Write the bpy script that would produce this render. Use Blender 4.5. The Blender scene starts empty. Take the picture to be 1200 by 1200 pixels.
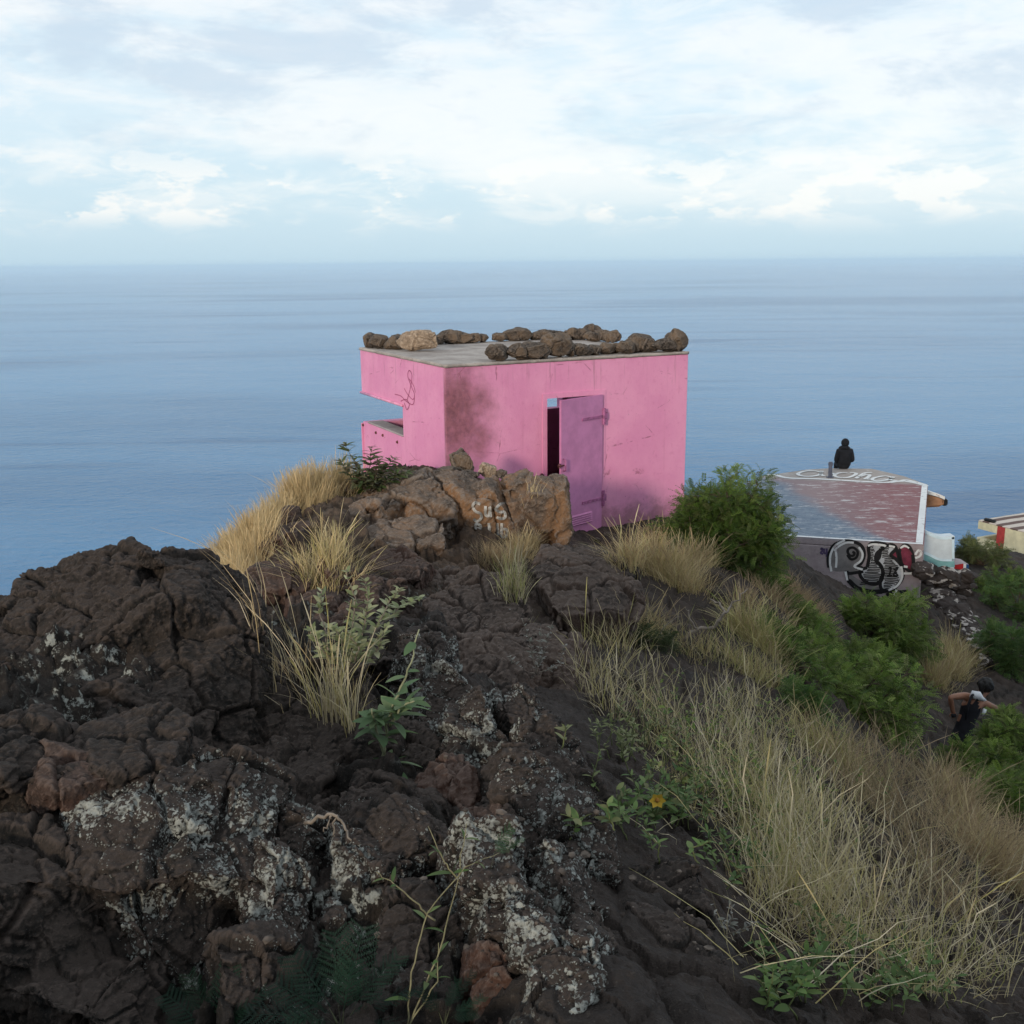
import bpy, bmesh, math, random
import numpy as np
from mathutils import Vector, Matrix, Euler
from mathutils.bvhtree import BVHTree
rad = math.radians
random.seed(11)
rng = np.random.default_rng(11)
scene = bpy.context.scene
COL = scene.collection

# ------------------------------------------------------------------ camera
EYE = Vector((0.0, 0.0, 3.97))
FPX = 1230.0
PITCH, ROLL = 13.35, -0.55
CAMROT = Matrix.Rotation(rad(90 - PITCH), 3, 'X') @ Matrix.Rotation(rad(ROLL), 3, 'Z')
cam_data = bpy.data.cameras.new('camera')
cam_data.sensor_width = 36.0
cam_data.lens = FPX / 1200.0 * 36.0
cam_data.clip_start = 0.05
cam_data.clip_end = 600000.0
cam = bpy.data.objects.new('camera', cam_data)
cam.matrix_world = Matrix.Translation(EYE) @ CAMROT.to_4x4()
COL.objects.link(cam)
scene.camera = cam

def ray(px, py):
    return (CAMROT @ Vector(((px - 600) / FPX, -(py - 600) / FPX, -1.0))).normalized()
def PY(px, py, Y):
    d = ray(px, py); return EYE + d * (Y / d.y)
def PZ(px, py, Z):
    d = ray(px, py); return EYE + d * ((Z - EYE.z) / d.z)
def PP(px, py, p0, n):
    d = ray(px, py); n = Vector(n); return EYE + d * ((Vector(p0) - EYE).dot(n) / d.dot(n))

# ------------------------------------------------------------------ numpy noise
def _h(ix, iy, iz, s):
    h = (ix.astype(np.uint32) * np.uint32(374761393)) ^ (iy.astype(np.uint32) * np.uint32(668265263)) ^ (iz.astype(np.uint32) * np.uint32(2246822519)) ^ np.uint32((s * 3266489917) & 0xffffffff)
    h = (h ^ (h >> np.uint32(15))) * np.uint32(2246822519)
    h = (h ^ (h >> np.uint32(13))) * np.uint32(3266489917)
    return h ^ (h >> np.uint32(16))
def perlin(p, s=0):
    i = np.floor(p).astype(np.int64); f = (p - i).astype(np.float32)
    u = f * f * f * (f * (f * 6 - 15) + 10)
    out = 0
    for dx in (0, 1):
        wx = u[:, 0] if dx else 1 - u[:, 0]
        for dy in (0, 1):
            wy = u[:, 1] if dy else 1 - u[:, 1]
            for dz in (0, 1):
                wz = u[:, 2] if dz else 1 - u[:, 2]
                h = _h(i[:, 0] + dx, i[:, 1] + dy, i[:, 2] + dz, s)
                gx = ((h & np.uint32(255)).astype(np.float32) / 127.5 - 1)
                gy = (((h >> np.uint32(8)) & np.uint32(255)).astype(np.float32) / 127.5 - 1)
                gz = (((h >> np.uint32(16)) & np.uint32(255)).astype(np.float32) / 127.5 - 1)
                out = out + wx * wy * wz * (gx * (f[:, 0] - dx) + gy * (f[:, 1] - dy) + gz * (f[:, 2] - dz))
    return out
def fbm(p, o=5, g=0.5, s=0):
    a, t = 1.0, 0
    for k in range(o):
        t = t + a * perlin(p, s + k); p = p * 2.03 + 11.7; a *= g
    return t
def ridged(p, o=5, g=0.5, s=0):
    a, t, w = 1.0, 0, 1.0
    for k in range(o):
        n = (1 - np.abs(perlin(p, s + k)) * 1.6).clip(0, 1) ** 2
        t = t + a * n * w; w = n.clip(0, 1); p = p * 2.07 + 5.3; a *= g
    return t - 0.9
def cells(p, s=0):
    """voronoi: F1, F2, random offset and a tilted plane value of the nearest cell"""
    i = np.floor(p).astype(np.int64)
    n = len(p)
    f1 = np.full(n, 9.0, np.float32); f2 = np.full(n, 9.0, np.float32)
    rv = np.zeros(n, np.float32); tl = np.zeros(n, np.float32)
    for dx in (-1, 0, 1):
        for dy in (-1, 0, 1):
            for dz in (-1, 0, 1):
                a, b, c = i[:, 0] + dx, i[:, 1] + dy, i[:, 2] + dz
                h = _h(a, b, c, s); h2 = _h(a, b, c, s + 77)
                q = np.stack([a + (h & np.uint32(1023)) / 1023.0, b + ((h >> np.uint32(10)) & np.uint32(1023)) / 1023.0, c + ((h >> np.uint32(20)) & np.uint32(1023)) / 1023.0], 1)
                v = p - q
                d = np.sqrt((v * v).sum(1)).astype(np.float32)
                t = np.stack([(h2 & np.uint32(255)) / 127.5 - 1, ((h2 >> np.uint32(8)) & np.uint32(255)) / 127.5 - 1, ((h2 >> np.uint32(16)) & np.uint32(255)) / 127.5 - 1], 1)
                tv = (v * t).sum(1); rr = ((h2 >> np.uint32(24)) & np.uint32(255)) / 127.5 - 1
                m = d < f1
                f2 = np.where(m, f1, np.minimum(f2, d))
                rv = np.where(m, rr, rv); tl = np.where(m, tv, tl)
                f1 = np.where(m, d, f1)
    return f1, f2, rv, tl
def sstep(a, b, x):
    t = ((x - a) / (b - a)).clip(0, 1); return t * t * (3 - 2 * t)

# ------------------------------------------------------------------ material helpers
def new_mat(name):
    m = bpy.data.materials.new(name); m.use_nodes = True
    nt = m.node_tree; nt.nodes.clear()
    out = nt.nodes.new('ShaderNodeOutputMaterial')
    b = nt.nodes.new('ShaderNodeBsdfPrincipled')
    nt.links.new(b.outputs[0], out.inputs[0])
    b.inputs['Roughness'].default_value = 0.9
    b.inputs['Specular IOR Level'].default_value = 0.25
    return m, nt, b
def sock(nt, v):
    return v
def put(nt, inp, v):
    if isinstance(v, bpy.types.NodeSocket): nt.links.new(v, inp)
    elif isinstance(v, (tuple, list)) and len(v) == 3 and inp.type == 'RGBA': inp.default_value = (*v, 1)
    else: inp.default_value = v
def pos(nt, scale=(1, 1, 1), rot=(0, 0, 0), obj=False):
    if obj:
        o = nt.nodes.new('ShaderNodeTexCoord').outputs['Object']
    else:
        o = nt.nodes.new('ShaderNodeNewGeometry').outputs['Position']
    mp = nt.nodes.new('ShaderNodeMapping'); nt.links.new(o, mp.inputs[0])
    mp.inputs['Scale'].default_value = scale; mp.inputs['Rotation'].default_value = rot
    return mp.outputs[0]
def noise(nt, vec, scale, detail=5, rough=0.55, dist=0.0, col=False):
    n = nt.nodes.new('ShaderNodeTexNoise'); nt.links.new(vec, n.inputs['Vector'])
    n.inputs['Scale'].default_value = scale; n.inputs['Detail'].default_value = detail
    n.inputs['Roughness'].default_value = rough; n.inputs['Distortion'].default_value = dist
    return n.outputs['Color' if col else 'Fac']
def voro(nt, vec, scale, feat='F1', out='Distance', rnd=1.0):
    n = nt.nodes.new('ShaderNodeTexVoronoi'); n.feature = feat
    nt.links.new(vec, n.inputs['Vector']); n.inputs['Scale'].default_value = scale
    n.inputs['Randomness'].default_value = rnd
    return n.outputs[out]
def ramp(nt, fac, a, b, lo=0.0, hi=1.0):
    n = nt.nodes.new('ShaderNodeMapRange'); n.interpolation_type = 'SMOOTHSTEP'
    put(nt, n.inputs[0], fac); n.inputs[1].default_value = a; n.inputs[2].default_value = b
    n.inputs[3].default_value = lo; n.inputs[4].default_value = hi
    return n.outputs[0]
def math_(nt, op, a, b=0.0, clamp=False):
    n = nt.nodes.new('ShaderNodeMath'); n.operation = op; n.use_clamp = clamp
    put(nt, n.inputs[0], a); put(nt, n.inputs[1], b); return n.outputs[0]
def mix(nt, fac, a, b, blend='MIX'):
    n = nt.nodes.new('ShaderNodeMix'); n.data_type = 'RGBA'; n.blend_type = blend
    put(nt, n.inputs[0], fac); put(nt, n.inputs[6], a); put(nt, n.inputs[7], b); return n.outputs[2]
def bump(nt, bsdf, h, strength=0.5, dist=0.02, prev=None):
    n = nt.nodes.new('ShaderNodeBump'); n.inputs['Strength'].default_value = strength
    n.inputs['Distance'].default_value = dist; put(nt, n.inputs['Height'], h)
    if prev is not None: nt.links.new(prev, n.inputs['Normal'])
    nt.links.new(n.outputs[0], bsdf.inputs['Normal']); return n.outputs[0]
def attr(nt, name, out='Fac'):
    n = nt.nodes.new('ShaderNodeAttribute'); n.attribute_name = name; return n.outputs[out]
def normal_z(nt):
    s = nt.nodes.new('ShaderNodeSeparateXYZ')
    nt.links.new(nt.nodes.new('ShaderNodeNewGeometry').outputs['Normal'], s.inputs[0]); return s.outputs[2]
def sepxyz(nt, v):
    s = nt.nodes.new('ShaderNodeSeparateXYZ'); nt.links.new(v, s.inputs[0]); return s.outputs

# ------------------------------------------------------------------ mesh / object helpers
def mesh_np(name, V, Fq, smooth=True):
    """Fq: array (n,3) or (n,4) or list of such arrays"""
    me = bpy.data.meshes.new(name)
    V = np.asarray(V, np.float32)
    Fs = Fq if isinstance(Fq, list) else [Fq]
    Fs = [np.asarray(f, np.int32) for f in Fs if len(f)]
    me.vertices.add(len(V)); me.vertices.foreach_set('co', V.ravel())
    loops = np.concatenate([f.ravel() for f in Fs])
    tot = np.concatenate([np.full(len(f), f.shape[1], np.int32) for f in Fs])
    me.loops.add(len(loops)); me.loops.foreach_set('vertex_index', loops)
    me.polygons.add(len(tot))
    me.polygons.foreach_set('loop_start', np.concatenate([[0], np.cumsum(tot)[:-1]]).astype(np.int32))
    me.polygons.foreach_set('loop_total', tot)
    me.polygons.foreach_set('use_smooth', np.full(len(tot), smooth))
    me.update(calc_edges=True); me.validate()
    return me
def vattr(me, name, vals):
    vals = np.asarray(vals, np.float32)
    if vals.ndim == 1:
        a = me.attributes.new(name, 'FLOAT', 'POINT'); a.data.foreach_set('value', vals)
    else:
        a = me.attributes.new(name, 'FLOAT_COLOR', 'POINT')
        a.data.foreach_set('color', np.concatenate([vals, np.ones((len(vals), 1), np.float32)], 1).ravel())
def link(name, me, mat=None, parent=None, loc=None):
    o = bpy.data.objects.new(name, me); COL.objects.link(o)
    if mat is not None:
        for m in (mat if isinstance(mat, list) else [mat]): me.materials.append(m)
    if parent is not None: o.parent = parent
    if loc is not None: o.location = loc
    return o
def tag(o, label=None, cat=None, group=None, kind=None):
    if label: o['label'] = label
    if cat: o['category'] = cat
    if group: o['group'] = group
    if kind: o['kind'] = kind
    return o
def empty(name, loc, label=None, cat=None, group=None, rot=(0, 0, 0)):
    o = bpy.data.objects.new(name, None); COL.objects.link(o); o.location = loc; o.rotation_euler = rot
    o.empty_display_size = 0.2
    return tag(o, label, cat, group)
def dup(o, loc=None, rot=None, scale=None, parent=None):
    c = o.copy(); COL.objects.link(c)
    if loc is not None: c.location = loc
    if rot is not None: c.rotation_euler = rot
    if scale is not None: c.scale = scale
    c.parent = parent
    for ch in list(o.children): dup(ch, parent=c)
    return c
def bm_mesh(name, bm, smooth=False):
    me = bpy.data.meshes.new(name); bm.normal_update(); bm.to_mesh(me); bm.free()
    for p in me.polygons: p.use_smooth = smooth
    return me
def evaluated(o):
    dg = bpy.context.evaluated_depsgraph_get()
    dg.update()
    return bpy.data.meshes.new_from_object(o.evaluated_get(dg))
def get_np(me):
    n = len(me.vertices)
    V = np.empty(n * 3, np.float32); me.vertices.foreach_get('co', V)
    N = np.empty(n * 3, np.float32); me.vertices.foreach_get('normal', N)
    return V.reshape(-1, 3), N.reshape(-1, 3)
def tube(bm, pts, r, seg=6, cap=True):
    """tube along points; r number or list"""
    pts = [Vector(p) for p in pts]; n = len(pts); rr = r if isinstance(r, (list, tuple)) else [r] * n
    rings = []; a = None
    for i, p in enumerate(pts):
        t = (pts[min(i + 1, n - 1)] - pts[max(i - 1, 0)]).normalized()
        if a is None: a = t.orthogonal().normalized()
        a = (a - t * a.dot(t)); a = a.normalized() if a.length > 1e-6 else t.orthogonal().normalized()
        b = t.cross(a)
        rings.append([bm.verts.new(p + (a * math.cos(k * math.tau / seg) + b * math.sin(k * math.tau / seg)) * rr[i]) for k in range(seg)])
    for i in range(n - 1):
        for k in range(seg):
            bm.faces.new((rings[i][k], rings[i][(k + 1) % seg], rings[i + 1][(k + 1) % seg], rings[i + 1][k]))
    if cap:
        bm.faces.new(rings[0][::-1]); bm.faces.new(rings[-1])
def boxes(bm, o, ux, uy, uz, a, b):
    """box from a to b in the frame (o, ux, uy, uz)"""
    P = lambda x, y, z: bm.verts.new(o + ux * x + uy * y + uz * z)
    v = [P(x, y, z) for z in (a[2], b[2]) for y in (a[1], b[1]) for x in (a[0], b[0])]
    for f in ((0, 2, 3, 1), (4, 5, 7, 6), (0, 1, 5, 4), (2, 6, 7, 3), (0, 4, 6, 2), (1, 3, 7, 5)):
        bm.faces.new([v[i] for i in f])
# ------------------------------------------------------------------ terrain
SEA = -180.0
ctrl = [  # pixel, pixel, distance -> the ground surface
 (760,1200,1.95),(740,1100,2.35),(730,1000,3.0),(700,900,4.2),(620,820,6.0),(600,760,7.8),(600,700,9.8),(610,660,11.8),
 (690,625,15.2),(760,612,15.5),(800,605,16.0),(500,1000,2.9),(450,1100,2.45),(550,900,4.0),(430,860,4.6),(470,780,6.2),(380,800,4.9),
 (180,720,4.4),(20,740,4.4),(100,860,3.3),(150,960,2.85),(150,1100,2.5),(100,1200,2.2),(300,900,3.7),(330,1050,2.7),
 (300,800,5.0),(310,740,7.5),(400,690,9.0),(340,690,9.0),(270,690,9.8),(350,640,10.6),(410,590,12.2),(480,630,12.2),(540,640,12.3),
 (530,560,14.2),(440,575,14.0),
 (780,655,13.5),(840,745,11.0),(900,705,13.0),(720,745,9.6),(760,800,7.8),(720,830,6.3),
 (930,655,20.0),(1010,705,21.0),(1060,775,18.2),(900,850,8.0),(1000,850,11.0),(1100,885,14.6),(1140,890,14.4),
 (1000,950,6.5),(1150,1000,8.0),(1100,1100,4.2),(1190,1190,3.3),(900,1100,3.2),(850,1000,4.0),(1000,1190,2.6),(900,980,5.2),
 (1115,730,22.5),(1180,790,19.0),(1190,910,13.0),(1180,650,33.0),(1090,700,23.5),(1000,690,22.9),(1170,700,27.0),(1120,690,25.5),
 (830,1090,2.75),(800,960,4.0),(950,760,13.5),(1050,1000,6.2),
]
CP = [tuple(PY(*c)) for c in ctrl]
CP += [(-6,11,-3),(-4.6,12,-.6),(-10,11,-8),(-20,11,-20),(-22,30,-26),(-8,20,-6),(-5,19,-2.2),(-2.5,18.5,-.2),(1,20.5,-.5),(4,18,-.4),(1,30,-7),(0,45,-22),(7,25,-3.4),
 (11,32,-6),(5,31,-6),(16,36,-6.2),(14,45,-11),(26,62,-13.4),(32,58,-13.4),(40,45,-14),(28,30,-10),(22,16,-11),(13,9,-9),(9,4,-5.5),(5,1,-1),(10,-6,-3),(2.6,1.5,1.6),
 (0,0,2.36),(0.5,1,2.36),(0,-3,2.6),(0,-7,3.8),(0,-14,6.4),(0,-24,9.6),(0,-36,11),(-3,-2,1.8),(-4,2,1.2),(-3.2,6,.8),(-7,4,-3.5),(-12,-8,-4),(-22,0,-20),(14,-24,4),(-14,-26,2),(28,-12,-15),(-4.5,9,-.8),(20,24,-7)]
CP = np.array(CP, np.float64)
CTR = CP[:, :2].mean(0)
def _phi(r2):
    return np.where(r2 > 1e-12, 0.5 * r2 * np.log(r2 + 1e-20), 0.0)
def _warp(xy):   # finer spacing near the viewer so that close control points do not ring
    r = np.sqrt((xy ** 2).sum(1, keepdims=True)) + 1e-9
    return xy / r * np.log1p(r / 2.0) * 2.0
_W = _warp(CP[:, :2]); _n = len(CP)
_A = np.zeros((_n + 3, _n + 3))
_A[:_n, :_n] = _phi(((_W[:, None] - _W[None]) ** 2).sum(2)) + np.eye(_n) * 0.02
_A[:_n, _n] = 1; _A[:_n, _n + 1:] = _W; _A[_n, :_n] = 1; _A[_n + 1:, :_n] = _W.T
_c = np.linalg.solve(_A, np.concatenate([CP[:, 2], [0, 0, 0]]))
def base_z(xy):
    xy = np.asarray(xy, np.float64); out = np.empty(len(xy))
    for s in range(0, len(xy), 60000):
        q = xy[s:s + 60000]; w = _warp(q)
        z = _phi(((w[:, None] - _W[None]) ** 2).sum(2)) @ _c[:_n] + _c[_n] + w @ _c[_n + 1:]
        z = z - .20 * sstep(.4, 1.2, q[:, 0]) * sstep(4.4, 3.4, q[:, 0]) * sstep(13.0, 14.6, q[:, 1]) * sstep(19, 17.5, q[:, 1])
        r = np.sqrt((q ** 2).sum(1))
        # far away the ridge falls to the sea
        far = -16 - (r - 60) * 0.75
        k = sstep(48, 78, r)
        far = np.maximum(far, SEA - 15)
        back = np.exp(-(q[:, 0] / 26) ** 2) * sstep(10, -60, q[:, 1])
        z = z * (1 - k) + far * k
        z = z + back * k * (45 + np.minimum(r, 240) * .55)
        out[s:s + 60000] = z
    return out
# bilinear lookup for placing things
GX0, GX1, GN = -30.0, 40.0, 701
_gx = np.linspace(GX0, GX1, GN); _gy = np.linspace(-5, 65, GN)
_GZ = base_z(np.stack(np.meshgrid(_gx, _gy), -1).reshape(-1, 2)).reshape(GN, GN)
def hz(x, y):
    fx = np.clip((np.asarray(x) - GX0) / 0.1, 0, GN - 2); fy = np.clip((np.asarray(y) + 5) / 0.1, 0, GN - 2)
    i = fx.astype(int) if hasattr(fx, 'astype') else int(fx); j = fy.astype(int) if hasattr(fy, 'astype') else int(fy)
    a, b = fx - i, fy - j
    return (_GZ[j, i] * (1 - a) + _GZ[j, i + 1] * a) * (1 - b) + (_GZ[j + 1, i] * (1 - a) + _GZ[j + 1, i + 1] * a) * b
def hit(px, py):
    d = ray(px, py); t = 1.2; last = t
    while t < 90:
        p = EYE + d * t
        if p.z < float(hz(np.float64(p.x), np.float64(p.y))):
            lo, hi = last, t
            for _ in range(20):
                m = (lo + hi) / 2; q = EYE + d * m
                if q.z < float(hz(np.float64(q.x), np.float64(q.y))): hi = m
                else: lo = m
            return EYE + d * hi
        last = t; t *= 1.01
    return EYE + d * 40
TRAIL = np.array([tuple(PY(*c))[:2] for c in [(760,1200,1.95),(745,1100,2.35),(735,1000,3.0),(690,900,4.2),(640,820,6.0),(600,760,7.8),(610,700,9.8),(660,655,12.2),(700,628,15.0)]])
def dist_trail(xy):
    d = np.full(len(xy), 99.0)
    for a, b in zip(TRAIL[:-1], TRAIL[1:]):
        ab = b - a; t = (((xy - a) @ ab) / (ab @ ab)).clip(0, 1)
        d = np.minimum(d, np.sqrt(((xy - a - t[:, None] * ab) ** 2).sum(1)))
    return d
def trail_side(xy):   # negative on the rocky left of the trail
    tx = np.interp(xy[:, 1], TRAIL[:, 1], TRAIL[:, 0]); return xy[:, 0] - tx
def displace_ground(P):
    xy = P[:, :2]; r = np.sqrt((xy ** 2).sum(1))
    dt = dist_trail(xy); side = trail_side(xy)
    near = 1 - sstep(40, 70, r)
    wob = fbm(np.concatenate([xy * .9, np.zeros((len(xy), 1))], 1), 3, .5, 91)
    rocky = sstep(.25, -.35, side + wob * .5) * (1 - .75 * sstep(.45, .1, dt))
    rocky = np.maximum(rocky, .28 * (1 - sstep(.45, .1, dt))) * near + .2 * near
    bz = sstep(.6, 0.0, np.abs(xy[:, 0] - 1.5) - 2.5) * sstep(13.6, 14.6, xy[:, 1]) * sstep(21, 19, xy[:, 1])
    rocky = rocky * (1 - .8 * bz)
    sc = np.clip(r / 5, .7, 3.0)[:, None]   # coarser blocks further away (the rock there is larger)
    q = P / 1.0
    f1, f2, rv, tl = cells(q * np.array([2.6, 2.0, 2.6]) + fbm(q * 3, 2, .5, 5)[:, None] * .25, 3)
    blocks = rv * .07 + tl * .10 - .09 * (1 - sstep(.0, .16, f2 - f1))
    f1b, f2b, rvb, tlb = cells(q * 8.5 + fbm(q * 9, 2, .5, 8)[:, None] * .3, 9)
    small = rvb * .014 + tlb * .024 - .02 * (1 - sstep(0, .12, f2b - f1b))
    rg = ridged(q * 2.2, 6, .55, 21)
    d = rocky * (blocks + small + rg * .075)
    d = d + fbm(q * 1.1, 7, .52, 31) * .09 * near + ridged(q * 7, 4, .6, 44) * .014 * near
    d = d + fbm(q * .05, 5, .5, 61) * 5 * sstep(55, 120, r)
    return d, rocky, dt
def build_ground():
    dense = np.radians(np.arange(-30.5, 30.51, 0.085))
    coarse = np.radians(np.linspace(30.5, 329.5, 90)[1:-1])
    az = np.concatenate([dense, coarse]); na = len(az)
    rr = np.concatenate([np.linspace(.05, 1.35, 14)[:-1], 1.35 * np.exp(np.arange(0, math.log(46 / 1.35), .0052)), np.geomspace(46.3, 2600, 60)])
    nr = len(rr)
    R, A = np.meshgrid(rr, az, indexing='ij')
    X = (R * np.sin(A)).ravel(); Y = (R * np.cos(A)).ravel()
    xy = np.stack([X, Y], 1); Z = base_z(xy)
    P = np.stack([X, Y, Z], 1)
    d, rocky, dt = displace_ground(P)
    # push the surface sideways too, so steep rock is not just stretched
    off = np.stack([fbm(P * 3.1, 4, .5, 71), fbm(P * 3.1, 4, .5, 81)], 1) * (.07 * rocky)[:, None]
    P[:, :2] += off; P[:, 2] += d
    i = np.arange(nr - 1)[:, None]; j = np.arange(na)[None]
    j2 = (j + 1) % na
    F = np.stack([i * na + j, i * na + j2, (i + 1) * na + j2, (i + 1) * na + j], -1).reshape(-1, 4)[:, ::-1]
    me = mesh_np('ground', P, F)
    wz = fbm(P * .8, 3, .5, 17) * .8
    vattr(me, 'warm', sstep(7.6, 11.0, P[:, 1] + wz) * sstep(16.5, 14.5, P[:, 1]) * sstep(1.0, -.2, P[:, 0] + wz * .6)); vattr(me, 'rocky', rocky); vattr(me, 'trail', sstep(.55, .1, dt))
    return me
# ---- ground material
def mat_ground():
    m, nt, b = new_mat('volcanic_soil')
    p = pos(nt)
    n1 = noise(nt, p, 1.3, 6, .6); n2 = noise(nt, p, 9, 7, .7); n3 = noise(nt, p, 60, 5, .7)
    soil = mix(nt, ramp(nt, n1, .35, .65), (.026, .020, .017), (.062, .042, .033))
    soil = mix(nt, ramp(nt, n2, .45, .75, 0, .6), soil, (.115, .085, .068))
    rock = mix(nt, ramp(nt, n2, .35, .7), (.009, .008, .007), (.042, .033, .028))
    nz = normal_z(nt)
    dust = math_(nt, 'MULTIPLY', ramp(nt, nz, .55, .92), ramp(nt, n1, .3, .6))
    rock = mix(nt, math_(nt, 'MULTIPLY', dust, .8), rock, (.050, .038, .033))
    c = mix(nt, ramp(nt, attr(nt, 'rocky'), .2, .7), soil, rock)
    c = mix(nt, math_(nt, 'MULTIPLY', attr(nt, 'trail'), .75), c, mix(nt, n2, (.027, .021, .019), (.052, .041, .036)))
    grit = voro(nt, p, 60)
    c = mix(nt, ramp(nt, grit, .16, .05, 0, .45), c, (.15, .13, .11))
    c = mix(nt, math_(nt, 'MULTIPLY', attr(nt, 'warm'), .85), c, mix(nt, ramp(nt, n2, .32, .68), (.050, .034, .025), mix(nt, ramp(nt, n1, .4, .6), (.135, .085, .055), (.17, .115, .08))))
    # lichen crust on rocky parts
    lm = math_(nt, 'MULTIPLY', ramp(nt, noise(nt, p, 1.7, 3, .5), .50, .62), ramp(nt, noise(nt, p, 26, 5, .7), .52, .60))
    lm = math_(nt, 'MULTIPLY', math_(nt, 'MULTIPLY', lm, ramp(nt, attr(nt, 'rocky'), .55, .9)), math_(nt, 'SUBTRACT', 1.0, attr(nt, 'warm')))
    c = mix(nt, math_(nt, 'MULTIPLY', lm, ramp(nt, nz, .96, .6)), c, (.34, .35, .32))
    c = mix(nt, ramp(nt, n3, .56, .74, 0, .6), c, (.125, .10, .082)); c = mix(nt, ramp(nt, n3, .44, .28, 0, .65), c, (.012, .010, .009))
    nt.links.new(c, b.inputs['Base Color'])
    h = math_(nt, 'ADD', math_(nt, 'MULTIPLY', n2, .6), math_(nt, 'MULTIPLY', n3, .4))
    bump(nt, b, h, 1.0, .05)
    return m
ground = link('ground', build_ground(), mat_ground())
tag(ground, 'dark brown volcanic ridge of lava rock and dusty soil', 'ground', kind='structure')

# ------------------------------------------------------------------ sea
def mat_sea():
    m, nt, b = new_mat('sea_water')
    p = pos(nt)
    swell = noise(nt, pos(nt, (.006, .011, .01), (0, 0, .25)), 1.0, 4, .55)
    chop = noise(nt, pos(nt, (.07, .11, .1), (0, 0, -.2)), 1.0, 5, .6)
    fine = noise(nt, pos(nt, (.35, .5, .5)), 1.0, 3, .6)
    patch = noise(nt, pos(nt, (.0004, .0011, .001), (0, 0, .12)), 1.0, 5, .55, .6)
    streak = noise(nt, pos(nt, (.0009, .007, .001), (0, 0, .06)), 1.0, 4, .55, .5)
    pm = math_(nt, 'ADD', math_(nt, 'MULTIPLY', ramp(nt, patch, .34, .60), .63), math_(nt, 'MULTIPLY', ramp(nt, streak, .32, .44), .42))
    c = mix(nt, pm, (.014, .088, .215), (.060, .205, .385))
    nt.links.new(c, b.inputs['Base Color'])
    b.inputs['IOR'].default_value = 1.33
    b.inputs['Specular IOR Level'].default_value = 0.33
    put(nt, b.inputs['Roughness'], ramp(nt, pm, 0, 1, .27, .21))
    h = math_(nt, 'ADD', math_(nt, 'MULTIPLY', swell, 1.6), math_(nt, 'ADD', math_(nt, 'MULTIPLY', chop, .55), math_(nt, 'MULTIPLY', fine, .12)))
    bump(nt, b, h, .8, 6.0)
    return m
def build_sea():
    rr = np.concatenate([[0], np.geomspace(100, 210000, 40)]); az = np.linspace(0, math.tau, 97)[:-1]
    V = [(0, 0, SEA)]; F3, F4 = [], []
    for r in rr[1:]:
        V += [(r * math.sin(a), r * math.cos(a), SEA) for a in az]
    n = len(az)
    for j in range(n):
        F3.append((0, 1 + (j + 1) % n, 1 + j))
        for i in range(len(rr) - 2):
            a = 1 + i * n
            F4.append((a + j, a + (j + 1) % n, a + n + (j + 1) % n, a + n + j))
    return mesh_np('sea', V, [np.array(F3), np.array(F4)])
sea = link('sea', build_sea(), mat_sea())
tag(sea, 'wide blue ocean with faint wave streaks below a pale horizon', 'sea', kind='structure')

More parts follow.
